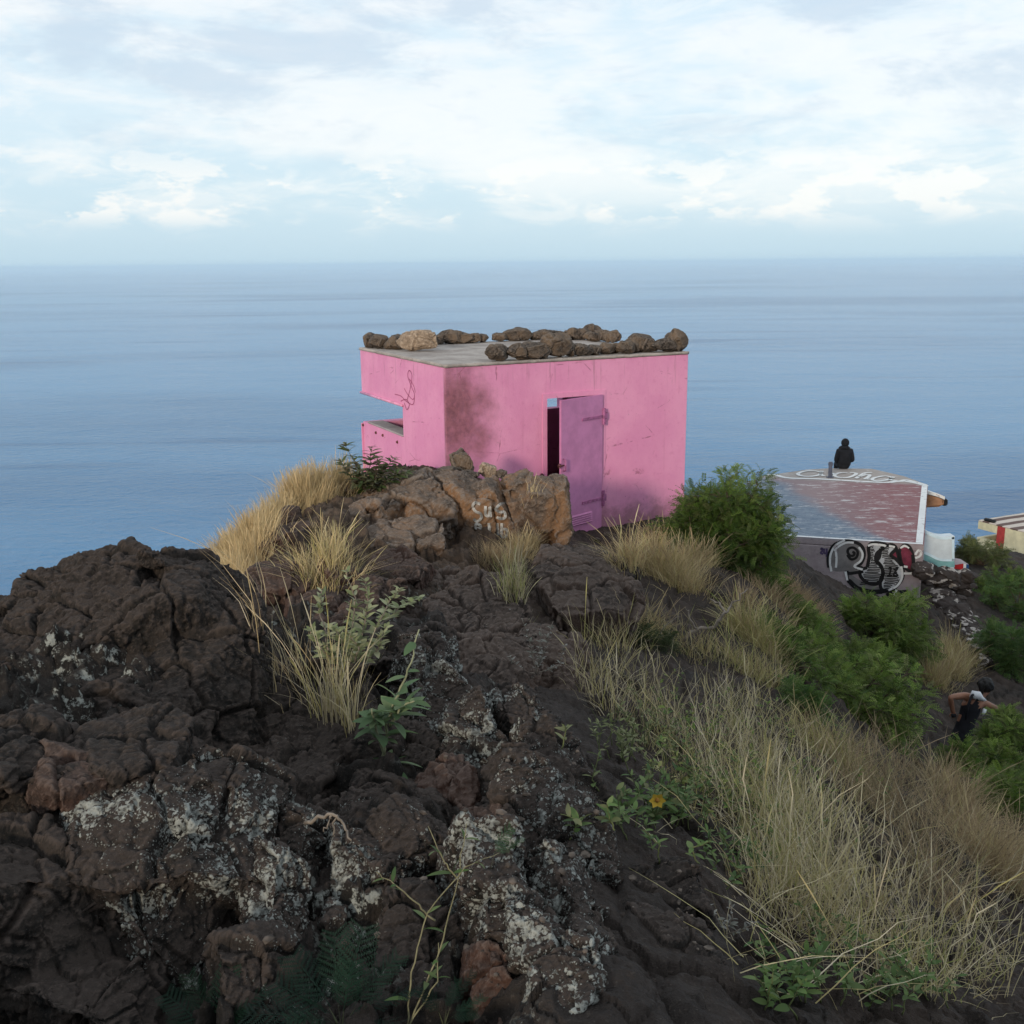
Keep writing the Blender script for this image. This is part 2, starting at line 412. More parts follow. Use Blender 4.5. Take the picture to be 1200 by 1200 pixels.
# ------------------------------------------------------------------ sky and sun
SUN_EL, SUN_AZ = 13.0, 205.0     # azimuth clockwise from +Y: behind the viewer, to the left
def build_world():
    w = bpy.data.worlds.new('World'); scene.world = w; w.use_nodes = True
    nt = w.node_tree; nt.nodes.clear()
    out = nt.nodes.new('ShaderNodeOutputWorld')
    sky = nt.nodes.new('ShaderNodeTexSky'); sky.sky_type = 'NISHITA'; sky.sun_disc = False
    sky.sun_elevation = rad(SUN_EL); sky.sun_rotation = rad(SUN_AZ); sky.altitude = 180; sky.air_density = 1.0; sky.dust_density = 1.6
    bg1 = nt.nodes.new('ShaderNodeBackground'); nt.links.new(sky.outputs[0], bg1.inputs[0]); bg1.inputs[1].default_value = 0.12
    g = nt.nodes.new('ShaderNodeTexCoord').outputs['Generated']
    def mp(sc, loc=(0, 0, 0), rot=(0, 0, 0)):
        n = nt.nodes.new('ShaderNodeMapping'); nt.links.new(g, n.inputs[0]); n.inputs['Scale'].default_value = sc
        n.inputs['Location'].default_value = loc; n.inputs['Rotation'].default_value = rot; return n.outputs[0]
    z = sepxyz(nt, g)[2]
    big = noise(nt, mp((3.2, 3.2, 11), (.3, .1, .2), (0, .05, 0)), 1.0, 8, .58, .3)
    wisp = noise(nt, mp((5, 5, 23), (2, 1, 0), (0, .03, 0)), 1.0, 7, .6, .4)
    puff = noise(nt, mp((11, 11, 26), (4.4, 1, 3.1)), 1.0, 8, .62)
    # pale blue air, layered white cloud over it, grey undersides higher up
    up = ramp(nt, z, 0.0, .16)
    sheet = mix(nt, up, (.56, .75, .88), (.72, .86, .955))
    ly = math_(nt, 'ADD', math_(nt, 'MULTIPLY', big, .62), math_(nt, 'MULTIPLY', wisp, .38))
    sheet = mix(nt, math_(nt, 'MULTIPLY', ramp(nt, ly, .43, .56), ramp(nt, z, .02, .085)), sheet, (.90, .945, .975))
    fine_ = noise(nt, mp((12, 12, 36), (1, 5, 2), (0, .04, 0)), 1.0, 7, .62, .5)
    sheet = mix(nt, math_(nt, 'MULTIPLY', math_(nt, 'MULTIPLY', ramp(nt, fine_, .47, .64), ramp(nt, z, .015, .05)), .5), sheet, (.955, .975, .985))
    gb = noise(nt, mp((5.5, 5.5, 17), (7, 3, 1.4), (0, .05, 0)), 1.0, 8, .62, .3)
    grey = math_(nt, 'MULTIPLY', ramp(nt, gb, .47, .63), ramp(nt, z, .06, .15))
    sheet = mix(nt, math_(nt, 'MULTIPLY', grey, .7), sheet, (.58, .70, .83))
    pf = math_(nt, 'MULTIPLY', ramp(nt, puff, .51, .58), math_(nt, 'MULTIPLY', ramp(nt, z, .028, .048), ramp(nt, z, .115, .07)))
    sheet = mix(nt, math_(nt, 'MULTIPLY', pf, .8), sheet, (.98, .98, .975))
    sheet = mix(nt, ramp(nt, z, .03, 0.0), sheet, (.56, .75, .87))
    bg2 = nt.nodes.new('ShaderNodeBackground'); nt.links.new(sheet, bg2.inputs[0]); bg2.inputs[1].default_value = 1.0
    mx = nt.nodes.new('ShaderNodeMixShader'); mx.inputs[0].default_value = .86
    nt.links.new(bg1.outputs[0], mx.inputs[1]); nt.links.new(bg2.outputs[0], mx.inputs[2]); nt.links.new(mx.outputs[0], out.inputs[0])
build_world()
sd = bpy.data.lights.new('sun', 'SUN'); sd.energy = 2.0; sd.angle = rad(6.0); sd.color = (1.0, .86, .68)
sun = bpy.data.objects.new('sun', sd); COL.objects.link(sun)
_a, _e = rad(SUN_AZ), rad(SUN_EL)
SUNDIR = Vector((math.sin(_a) * math.cos(_e), math.cos(_a) * math.cos(_e), math.sin(_e)))
sun.rotation_euler = SUNDIR.to_track_quat('Z', 'Y').to_euler(); sun.location = (0, -30, 40)
scene.view_settings.view_transform = 'Standard'; scene.view_settings.look = 'None'
scene.view_settings.exposure = 0.13; scene.view_settings.gamma = 1.0
scene.render.engine = 'CYCLES'
scene.cycles.max_bounces = 6; scene.cycles.volume_bounces = 3; scene.cycles.diffuse_bounces = 3; scene.cycles.transparent_max_bounces = 8
scene.cycles.sample_clamp_indirect = 4.0
try: scene.cycles.use_denoising = True
except Exception: pass
# ------------------------------------------------------------------ pillboxes
def cell_mesh(name, o, ux, uy, us, vs, ws, filled, bev=0.012):
    """boundary faces of the filled cells of a rectilinear grid; shared vertices, so bevels stay clean"""
    bm = bmesh.new(); vd = {}
    uz = Vector((0, 0, 1))
    def vert(i, j, k):
        if (i, j, k) not in vd: vd[(i, j, k)] = bm.verts.new(o + ux * us[i] + uy * vs[j] + uz * ws[k])
        return vd[(i, j, k)]
    nu, nv, nw = len(us) - 1, len(vs) - 1, len(ws) - 1
    F = {}
    for i in range(nu):
        for j in range(nv):
            for k in range(nw):
                F[i, j, k] = filled((us[i] + us[i + 1]) / 2, (vs[j] + vs[j + 1]) / 2, (ws[k] + ws[k + 1]) / 2)
    for (i, j, k), f in F.items():
        if not f: continue
        for (a, b, c), q in (((-1,0,0), ((0,0,0),(0,0,1),(0,1,1),(0,1,0))), ((1,0,0), ((1,0,0),(1,1,0),(1,1,1),(1,0,1))),
                             ((0,-1,0), ((0,0,0),(1,0,0),(1,0,1),(0,0,1))), ((0,1,0), ((0,1,0),(0,1,1),(1,1,1),(1,1,0))),
                             ((0,0,-1), ((0,0,0),(0,1,0),(1,1,0),(1,0,0))), ((0,0,1), ((0,0,1),(1,0,1),(1,1,1),(0,1,1)))):
            if not F.get((i + a, j + b, k + c), False):
                bm.faces.new([vert(i + x, j + y, k + z) for x, y, z in q])
    bmesh.ops.dissolve_limit(bm, angle_limit=.01, verts=bm.verts[:], edges=bm.edges[:])
    if bev:
        es = [e for e in bm.edges if len(e.link_faces) == 2 and e.calc_face_angle(0) > .5]
        bmesh.ops.bevel(bm, geom=es, offset=bev, segments=2, affect='EDGES', profile=.6)
    return bm_mesh(name, bm)
def rough_slab(name, o, ux, uy, poly_uv, z0, z1, amp=.012, step=.06, seed=0):
    """slab over a rectangle (0..U, 0..V) with ragged edges"""
    U, V = poly_uv
    nu, nv = max(4, int(U / step)), max(4, int(V / step))
    bm = bmesh.new(); uz = Vector((0, 0, 1))
    g = lambda k: [[bm.verts.new(o + ux * (U * i / nu) + uy * (V * j / nv) + uz * k) for j in range(nv + 1)] for i in range(nu + 1)]
    zm = (z0 + z1) / 2
    T, M, B = g(z1), None, g(z0)
    for i in range(nu):
        for j in range(nv):
            bm.faces.new((T[i][j], T[i + 1][j], T[i + 1][j + 1], T[i][j + 1]))
            bm.faces.new((B[i][j], B[i][j + 1], B[i + 1][j + 1], B[i + 1][j]))
    rim = [(i, 0) for i in range(nu)] + [(nu, j) for j in range(nv)] + [(i, nv) for i in range(nu, 0, -1)] + [(0, j) for j in range(nv, 0, -1)]
    mid = [bm.verts.new((T[i][j].co + B[i][j].co) / 2) for i, j in rim]
    for k in range(len(rim)):
        a, b = rim[k], rim[(k + 1) % len(rim)]; k2 = (k + 1) % len(rim)
        bm.faces.new((T[b[0]][b[1]], T[a[0]][a[1]], mid[k], mid[k2]))
        bm.faces.new((mid[k2], mid[k], B[a[0]][a[1]], B[b[0]][b[1]]))
    me = bm_mesh(name, bm, True)
    Vv, N = get_np(me)
    edge = np.zeros(len(Vv)); rel = Vv - np.array(o)
    u = rel @ np.array(ux); v = rel @ np.array(uy)
    de = np.minimum(np.minimum(u, U - u), np.minimum(v, V - v))
    k = (1 - sstep(0, .12, de))
    d = fbm(Vv * 9, 4, .6, seed) * amp
    Vv[:, 2] += d * (.35 + .65 * k) * (rel[:, 2] > z0 + .001)
    out = np.array(ux)[None] * np.where(u < .02, -1, np.where(u > U - .02, 1, 0))[:, None] + np.array(uy)[None] * np.where(v < .02, -1, np.where(v > V - .02, 1, 0))[:, None]
    Vv += out * (fbm(Vv * 14, 3, .6, seed + 9) * amp * 1.4)[:, None]
    me.vertices.foreach_set('co', Vv.ravel()); me.update()
    return me

ZR = 2.57
pn, pa, pl = PZ(521, 427.5, ZR), PZ(807.5, 412.5, ZR), PZ(420, 408, ZR)
ang = (math.atan2((pa - pn).y, (pa - pn).x) + math.atan2((pl - pn).y, (pl - pn).x) - math.pi / 2) / 2
BU, BV = Vector((math.cos(ang), math.sin(ang), 0)), Vector((-math.sin(ang), math.cos(ang), 0))
BO = Vector((pn.x, pn.y, 0)); BLU, BLV = (pa - pn).dot(BU) + .055, (pl - pn).dot(BV) + .16
UZ = Vector((0, 0, 1))
def on_front(px, py):     # (u, w) on the front wall
    p = PP(px, py, BO, BV) - BO; return p.dot(BU), p.z
def on_left(px, py):      # (v, w) on the left wall
    p = PP(px, py, BO, BU) - BO; return p.dot(BV), p.z
print('bunker', BLU, BLV, 'door', on_front(641, 468), on_front(704, 461), on_front(705, 620), 'slit', on_left(472, 475), on_left(472, 514), on_left(421, 457), on_left(425, 496))
DU0, DU1 = on_front(641, 500)[0], on_front(704, 500)[0]
DTOP = on_front(672, 465)[1]
SV = on_left(472, 490)[0]; SZ1 = on_left(460, 472)[1]; SZ0 = on_left(462, 508)[1]

def pillbox_walls(o, ux, uy, LU, LV, door, sv, sz0, sz1, zt, t=.24, zb=-1.2):
    du0, du1, dt = door
    us = sorted({0, t, du0, du1, LU - t, LU}); vs = sorted({0, t, sv, LV - t, LV}); ws = sorted({zb, -.15, sz0, sz1, dt, zt})
    def filled(u, v, w):
        if w < -.15: return True
        if u < t and v > sv and sz0 < w < sz1: return False
        if v > LV - t and u < LU - .32 and sz0 < w < sz1: return False
        if v < t and du0 < u < du1 and w < dt: return False
        return u < t or u > LU - t or v < t or v > LV - t
    us = sorted(us + [LU - .32])
    return cell_mesh('wall', o, ux, uy, us, vs, ws, filled)

def mat_pink():
    m, nt, b = new_mat('pink_paint')
    p = pos(nt)
    n1 = noise(nt, p, 1.2, 6, .6); n2 = noise(nt, p, 14, 5, .6); n3 = noise(nt, p, 70, 3, .6)
    c = mix(nt, ramp(nt, n1, .35, .65), (.69, .26, .445), (.76, .315, .495))
    c = mix(nt, ramp(nt, n2, .55, .75, 0, .35), c, (.56, .17, .33))
    # rain streaks
    st = noise(nt, pos(nt, (9, 9, .5)), 1.0, 5, .65)
    c = mix(nt, ramp(nt, st, .56, .74, 0, .3), c, (.50, .16, .28))
    # soot stain near the corner (its own shape on the front wall)
    q = nt.nodes.new('ShaderNodeVectorMath'); q.operation = 'SUBTRACT'; nt.links.new(p, q.inputs[0])
    s0 = BO + BU * .12 + UZ * 1.75; q.inputs[1].default_value = s0
    dv = nt.nodes.new('ShaderNodeVectorMath'); dv.operation = 'DOT_PRODUCT'; nt.links.new(q.outputs[0], dv.inputs[0]); dv.inputs[1].default_value = BU
    dz = sepxyz(nt, q.outputs[0])[2]
    dp = nt.nodes.new('ShaderNodeVectorMath'); dp.operation = 'DOT_PRODUCT'; nt.links.new(q.outputs[0], dp.inputs[0]); dp.inputs[1].default_value = BV
    e = math_(nt, 'ADD', math_(nt, 'POWER', math_(nt, 'DIVIDE', math_(nt, 'ABSOLUTE', dv.outputs['Value']), .70), 2.0), math_(nt, 'POWER', math_(nt, 'DIVIDE', math_(nt, 'ABSOLUTE', dz), .98), 2.0))
    e = math_(nt, 'ADD', e, math_(nt, 'MULTIPLY', math_(nt, 'SUBTRACT', noise(nt, p, 3.2, 6, .65), .5), 1.9))
    on = ramp(nt, dp.outputs['Value'], .10, .02)
    stain = math_(nt, 'MULTIPLY', ramp(nt, e, 1.45, -.25), on)
    c = mix(nt, math_(nt, 'MULTIPLY', stain, .9), c, mix(nt, ramp(nt, n2, .3, .7), (.13, .048, .052), (.27, .10, .115)))
    chips = math_(nt, 'MULTIPLY', ramp(nt, voro(nt, p, 9), .075, .045), ramp(nt, noise(nt, p, 2.3, 2, .5), .5, .6))
    c = mix(nt, math_(nt, 'MULTIPLY', chips, .7), c, (.27, .10, .13))
    # hairline cracks, scuffs and flaked paint; soil splashed up the foot of the wall
    wv = pos(nt, (1, 1, 1.6)); ck = voro(nt, wv, 1.1, 'DISTANCE_TO_EDGE'); ckn = noise(nt, p, 2.7, 6, .7)
    crack_ = math_(nt, 'MULTIPLY', ramp(nt, math_(nt, 'ADD', ck, math_(nt, 'MULTIPLY', math_(nt, 'SUBTRACT', noise(nt, p, 6, 5, .7), .5), .05)), .008, .002), ramp(nt, ckn, .50, .60))
    c = mix(nt, math_(nt, 'MULTIPLY', crack_, .65), c, (.30, .10, .15))
    fk = math_(nt, 'MULTIPLY', ramp(nt, noise(nt, p, 17, 6, .72, .5), .655, .675), ramp(nt, noise(nt, p, 1.6, 3, .5), .48, .62))
    c = mix(nt, math_(nt, 'MULTIPLY', fk, .75), c, mix(nt, n2, (.36, .20, .24), (.50, .36, .38)))
    zz = sepxyz(nt, p)[2]
    sp_ = math_(nt, 'ADD', zz, math_(nt, 'MULTIPLY', math_(nt, 'SUBTRACT', noise(nt, p, 5, 6, .7), .5), .9))
    c = mix(nt, ramp(nt, sp_, .34, -.1, 0, .6), c, (.16, .085, .085))
    dr = math_(nt, 'MULTIPLY', ramp(nt, noise(nt, pos(nt, (16, 16, .8)), 1.0, 4, .6), .58, .70), ramp(nt, math_(nt, 'ADD', zz, math_(nt, 'MULTIPLY', noise(nt, p, 3, 3, .5), .8)), 2.2, 2.85))
    c = mix(nt, math_(nt, 'MULTIPLY', dr, .45), c, (.30, .14, .17))
    nt.links.new(c, b.inputs['Base Color']); put(nt, b.inputs['Roughness'], ramp(nt, n2, .3, .7, .6, .85))
    bump(nt, b, math_(nt, 'SUBTRACT', math_(nt, 'ADD', math_(nt, 'MULTIPLY', n2, .5), math_(nt, 'MULTIPLY', n3, .3)), math_(nt, 'MULTIPLY', math_(nt, 'ADD', crack_, fk), .5)), .6, .014)
    return m
def mat_paint(name, col, rough=.6, var=.12, bumps=.2, scale=5.0):
    m, nt, b = new_mat(name); p = pos(nt)
    n = noise(nt, p, scale, 6, .65); n2 = noise(nt, p, scale * 8, 4, .6)
    d = tuple(x * (1 - var * 2.2) for x in col); l = tuple(min(1, x * (1 + var)) for x in col)
    c = mix(nt, ramp(nt, n, .3, .7), d, l)
    nt.links.new(c, b.inputs['Base Color']); b.inputs['Roughness'].default_value = rough
    bump(nt, b, n2, bumps, .008)
    return m
def mat_concrete(name, a, bcol, stain):
    m, nt, b = new_mat(name); p = pos(nt)
    n = noise(nt, p, 2.2, 7, .65); n2 = noise(nt, p, 22, 5, .65)
    c = mix(nt, ramp(nt, n, .35, .65), a, bcol)
    c = mix(nt, ramp(nt, n2, .55, .75, 0, .55), c, stain)
    c = mix(nt, ramp(nt, noise(nt, p, 5.5, 6, .7), .58, .72, 0, .6), c, stain)
    nt.links.new(c, b.inputs['Base Color']); bump(nt, b, n2, .6, .015)
    return m
M_pink = mat_pink()
M_door = mat_paint('door_paint', (.56, .22, .415), .45, .06, .1)
M_doortrim = mat_paint('door_iron', (.40, .13, .28), .5, .2, .3, 20)
M_dark = mat_paint('dark_gap', (.03, .02, .025), .9, .2)
M_rust = mat_paint('rusty_iron', (.13, .045, .04), .8, .3, .5, 30)
M_roof = mat_concrete('roof_concrete', (.27, .235, .215), (.42, .375, .345), (.13, .105, .09))
M_sill = mat_concrete('sill_concrete', (.30, .26, .26), (.40, .35, .35), (.18, .14, .14))

bunker = empty('pillbox', BO, 'bright pink concrete pillbox with an open slit window and a purple door ajar', 'bunker')
def under(o):   # keep world coordinates when parenting to the bunker empty
    o.matrix_parent_inverse = Matrix.Translation(-Vector(o.parent.location)); return o
wl = under(link('wall', pillbox_walls(BO, BU, BV, BLU, BLV, (DU0, DU1, DTOP), SV, SZ0, SZ1, 2.525), M_pink, bunker))
rf = under(link('roof', rough_slab('roof', BO - BU * .012 - BV * .012 + UZ * 0, BU, BV, (BLU + .024, BLV + .024), 2.528, ZR, .014, .05, 4), M_roof, bunker))
# sill slab of the slit (weathered, proud of the wall) and the lip under its lintel
bm = bmesh.new(); boxes(bm, BO, BU, BV, UZ, (-.012, SV + .003, SZ0 + .002), (.275, BLV - .28, SZ0 + .032)); bmesh.ops.bevel(bm, geom=bm.edges[:], offset=.008, segments=1, affect='EDGES')
under(link('window_sill', bm_mesh('window_sill', bm), M_sill, bunker))
bm = bmesh.new(); tube(bm, [BO - BU * .018 + BV * (SV - .05) + UZ * (SZ1 + .012), BO - BU * .018 + BV * (BLV + .0) + UZ * (SZ1 + .012)], .022, 8)
under(link('drip_rail', bm_mesh('drip_rail', bm, True), mat_paint('pale_pink_rail', (.74, .33, .5), .6), bunker))
# steel plate on the far corner of the parapet
bm = bmesh.new(); boxes(bm, BO, BU, BV, UZ, (-.03, BLV - .015, -.2), (-.002, BLV + .02, SZ0 - .03))
under(link('corner_plate', bm_mesh('corner_plate', bm), M_pink, bunker))
# bolts under the slit
for (px, py) in ((441, 507), (449, 510), (466, 518), (426, 498)):
    v, w = on_left(px, py); bm = bmesh.new()
    bmesh.ops.create_icosphere(bm, subdivisions=2, radius=.026, matrix=Matrix.Translation(BO + BV * v + UZ * w - BU * .004))
    under(link('anchor_bolt', bm_mesh('anchor_bolt', bm, True), M_rust, bunker))
# frame around the door opening: a thin raised rim
def rim(bm, u0, u1, w1, wd, out, w0=.0):
    boxes(bm, BO, BU, BV, UZ, (u0 - wd, -out, w0), (u0, .03, w1))
    boxes(bm, BO, BU, BV, UZ, (u1, -out, w0), (u1 + wd, .03, w1))
    boxes(bm, BO, BU, BV, UZ, (u0 - wd, -out, w1), (u1 + wd, .03, w1 + wd))
bm = bmesh.new(); rim(bm, DU0 - .002, DU1 + .002, DTOP + .002, .075, .012, -.14)
dfr = under(link('door_frame', bm_mesh('door_frame', bm), M_pink, bunker))
# the door, hinged on the right and ajar towards the viewer
DW = DU1 - DU0; DOPEN = rad(19)
dx = (-(BU) * math.cos(DOPEN) - BV * math.sin(DOPEN)); dn = Vector((-dx.y, dx.x, 0))   # along the door from the hinge, and its face normal
if dn.dot(BV) > 0: dn = -dn
dho = BO + BU * DU1 - BV * .035
DH0, DH1 = -.14, DTOP + .01
bm = bmesh.new(); boxes(bm, dho, dx, dn, UZ, (.004, -.02, DH0), (DW + .02, .02, DH1)); bmesh.ops.bevel(bm, geom=bm.edges[:], offset=.006, segments=2, affect='EDGES')
door = under(link('door', bm_mesh('door', bm), M_door, bunker))
door['label'] = 'purple metal door standing ajar'
def ondoor(name, bm, mat, smooth=False):
    o = link(name, bm_mesh(name, bm, smooth), mat, door); return o
def door_uw(px, py):
    p = PP(px, py, dho + dn * .02, dn) - dho; return p.dot(dx), p.z
for (a, b_) in (((704, 488), (682, 492)), ((704, 584), (682, 591))):
    bm = bmesh.new(); (u1, w1), (u2, w2) = door_uw(*a), door_uw(*b_)
    boxes(bm, dho, dx, dn, UZ, (.0, .021, w1 - .022), (max(u2, .25), .033, w1 + .018))
    tube(bm, [dho + dx * -.012 + dn * .03 + UZ * (w1 - .13), dho + dx * -.012 + dn * .03 + UZ * (w1 + .12)], .026, 8)
    boxes(bm, dho, dx, dn, UZ, (-.07, .0, w1 - .05), (-.02, .05, w1 + .06))
    ondoor('hinge', bm, M_doortrim)
bm = bmesh.new(); u, w = door_uw(660, 545)
tube(bm, [dho + dx * u + dn * .02 + UZ * (w + .09), dho + dx * u + dn * .065 + UZ * (w + .085), dho + dx * u + dn * .065 + UZ * (w - .085), dho + dx * u + dn * .02 + UZ * (w - .09)], .013, 8)
ondoor('handle', bm, M_doortrim, True)
bm = bmesh.new(); tube(bm, [dho + dx * (u - .02) + dn * .035 + UZ * (w - .005), dho + dx * (DW + .075) + dn * .035 + UZ * (w - .0)], .011, 6)
tube(bm, [dho + dx * (DW + .075) + dn * .035 + UZ * w + (dx * math.cos(t) + UZ * math.sin(t)) * .03 for t in np.linspace(0, math.tau, 13)], .008, 6, False)
ondoor('latch', bm, M_rust, True)
bm = bmesh.new(); (ua, wa), (ub, wb) = door_uw(693, 599), door_uw(672, 617)
for k in range(5):
    ww = wa + (wb - wa) * (k + .5) / 5
    boxes(bm, dho, dx, dn, UZ, (ua, .0205, ww - .017), (ub + .12, .024, ww + .012))
ondoor('vent', bm, M_dark)
bm = bmesh.new()
for k in range(5):
    ww = wa + (wb - wa) * (k + .5) / 5
    v = [dho + dx * uu + dn * dd + UZ * zz for uu, dd, zz in ((ua, .022, ww + .016), (ub + .12, .022, ww + .016), (ub + .12, .045, ww - .004), (ua, .045, ww - .004))]
    f = [bm.verts.new(x) for x in v] + [bm.verts.new(x + UZ * .007) for x in v]
    for q in ((0, 1, 2, 3), (7, 6, 5, 4), (0, 4, 5, 1), (1, 5, 6, 2), (2, 6, 7, 3), (3, 7, 4, 0)): bm.faces.new([f[i] for i in q])
ondoor('louvre', bm, M_door)
# hasp ring on the wall left of the door
u, w = on_front(634, 560); bm = bmesh.new()
tube(bm, [BO + BU * u - BV * .03 + UZ * w + (BU * math.cos(t) * .035 + UZ * math.sin(t) * .065) for t in np.linspace(0, math.tau, 15)], .012, 6, False)
under(link('hasp_ring', bm_mesh('hasp_ring', bm, True), M_rust, bunker))

# ---- painted strokes: flat ribbons lying just proud of a plane
def ribbon(bm, pts, n, w, lift=.005, closed=False):
    pts = [Vector(p) for p in pts]; n = Vector(n).normalized(); N = len(pts); L, Rr = [], []
    for i, p in enumerate(pts):
        t = pts[min(i + 1, N - 1)] - pts[max(i - 1, 0)]
        s = n.cross(t); s = s.normalized() if s.length > 1e-9 else n.orthogonal()
        ww = w[i] if isinstance(w, (list, tuple)) else w
        L.append(bm.verts.new(p + n * lift + s * ww / 2)); Rr.append(bm.verts.new(p + n * lift - s * ww / 2))
    for i in range(N - 1): bm.faces.new((Rr[i], Rr[i + 1], L[i + 1], L[i]))
def fill(bm, pts, n, lift):
    n = Vector(n).normalized()
    f = bm.faces.new([bm.verts.new(Vector(p) + n * lift) for p in pts]); f.normal_update()
    if f.normal.dot(n) < 0: f.normal_flip()
    bmesh.ops.triangulate(bm, faces=[f])
def smooth_path(c, n=6, closed=False):
    """Catmull-Rom through 2-D points"""
    c = [tuple(p) for p in c]; out = []
    N = len(c)
    rngi = range(N if closed else N - 1)
    for i in rngi:
        p0, p1, p2, p3 = (c[(i - 1) % N] if closed or i > 0 else c[0]), c[i], c[(i + 1) % N], (c[(i + 2) % N] if closed or i + 2 < N else c[-1])
        for k in range(n):
            t = k / n
            out.append(tuple(.5 * (2 * p1[a] + (p2[a] - p0[a]) * t + (2 * p0[a] - 5 * p1[a] + 4 * p2[a] - p3[a]) * t * t + (3 * p1[a] - p0[a] - 3 * p2[a] + p3[a]) * t ** 3) for a in (0, 1)))
    out.append(c[0] if closed else c[-1]); return out
# faded scribble drawn on the pink left wall
bm = bmesh.new()
for path in ([(477,470),(481,455),(483,440),(480,434),(478,440),(482,452),(486,462),(484,468),(478,462),(474,455)], [(463,462),(470,464),(476,470),(484,474),(486,466)], [(474,472),(477,480),(480,474),(476,468),(470,470)], [(480,444),(485,452),(487,460)]):
    ribbon(bm, [PP(x, y, BO, BU) for x, y in smooth_path(path, 5)], -BU, .014, .006)
under(link('wall_drawing', bm_mesh('wall_drawing', bm), mat_paint('faded_dark_pink', (.42, .10, .21), .8), bunker))
# ------------------------------------------------------------------ rocks
def mat_rock(name, dark, light, dust, lich=(.33, .34, .315), warm=None, dustamt=.8, texscale=1.0):
    m, nt, b = new_mat(name); p = pos(nt)
    n1 = noise(nt, p, 2.0 * texscale, 6, .6); n2 = noise(nt, p, 12 * texscale, 7, .68); n3 = noise(nt, p, 60 * texscale, 4, .65)
    c = mix(nt, ramp(nt, n2, .34, .68), dark, light)
    if warm: c = mix(nt, ramp(nt, n1, .42, .62), c, mix(nt, n2, tuple(x * .6 for x in warm), warm))
    nz = normal_z(nt)
    d = math_(nt, 'MULTIPLY', ramp(nt, nz, .45, .9), ramp(nt, n1, .32, .55))
    c = mix(nt, math_(nt, 'MULTIPLY', d, dustamt), c, dust)
    c = mix(nt, ramp(nt, n3, .58, .74, 0, .6), c, tuple(x * 2.3 for x in light))
    c = mix(nt, ramp(nt, n3, .42, .28, 0, .7), c, tuple(x * .4 for x in dark))
    pt = nt.nodes.new('ShaderNodeNewGeometry').outputs['Pointiness']
    c = mix(nt, math_(nt, 'MULTIPLY', ramp(nt, pt, .505, .56), .55), c, tuple(x * 1.7 for x in dust))
    L = attr(nt, 'lichen')
    wp = nt.nodes.new('ShaderNodeVectorMath'); wp.operation = 'ADD'; nt.links.new(p, wp.inputs[0])
    sc_ = nt.nodes.new('ShaderNodeVectorMath'); sc_.operation = 'SCALE'; nt.links.new(noise(nt, p, 55, 4, .65, 0, True), sc_.inputs[0]); sc_.inputs['Scale'].default_value = .022; nt.links.new(sc_.outputs[0], wp.inputs[1])
    lo = math_(nt, 'MULTIPLY', math_(nt, 'SUBTRACT', noise(nt, p, 8.5, 6, .66), .5), 1.9)
    T = math_(nt, 'ADD', math_(nt, 'SUBTRACT', math_(nt, 'MULTIPLY', L, .62), .385), lo)
    d1 = math_(nt, 'SUBTRACT', voro(nt, wp.outputs[0], 42), T); d2 = math_(nt, 'SUBTRACT', voro(nt, wp.outputs[0], 110), math_(nt, 'ADD', T, .05))
    lm = math_(nt, 'MAXIMUM', ramp(nt, d1, .05, -.06), math_(nt, 'MULTIPLY', ramp(nt, d2, .04, -.05), .8))
    lm = math_(nt, 'MULTIPLY', lm, math_(nt, 'MULTIPLY', ramp(nt, L, .02, .3), ramp(nt, n3, .30, .52, .25, 1)))
    c = mix(nt, lm, c, mix(nt, ramp(nt, noise(nt, p, 30, 4, .6), .3, .7), tuple(x * .55 for x in lich), lich))
    nt.links.new(c, b.inputs['Base Color']); b.inputs['Roughness'].default_value = .88
    h = math_(nt, 'ADD', math_(nt, 'ADD', math_(nt, 'MULTIPLY', n2, .6), math_(nt, 'MULTIPLY', n3, .35)), math_(nt, 'MULTIPLY', lm, .12))
    bump(nt, b, h, .85, .03 / texscale ** .5)
    return m
M_lava = mat_rock('dark_lava', (.006, .0055, .005), (.040, .031, .026), (.044, .033, .028))
M_red = mat_rock('reddish_lava', (.022, .016, .014), (.070, .047, .039), (.082, .058, .048), warm=(.082, .042, .030), dustamt=.5)
M_brown = mat_rock('brown_lava', (.022, .017, .015), (.072, .053, .044), (.088, .066, .055), warm=(.085, .055, .042), dustamt=.7)
M_warm = mat_rock('brown_boulder', (.050, .038, .032), (.165, .118, .088), (.135, .112, .096), warm=(.27, .148, .078), dustamt=.5, texscale=.8)
M_stone = mat_rock('grey_field_stone', (.022, .018, .016), (.12, .095, .079), (.115, .095, .08), lich=(.36, .34, .31), warm=(.19, .135, .095), dustamt=.35, texscale=1.6)
M_tan = mat_rock('tan_field_stone', (.17, .125, .09), (.32, .24, .175), (.30, .235, .18), lich=(.42, .40, .37), dustamt=.4, texscale=1.6)

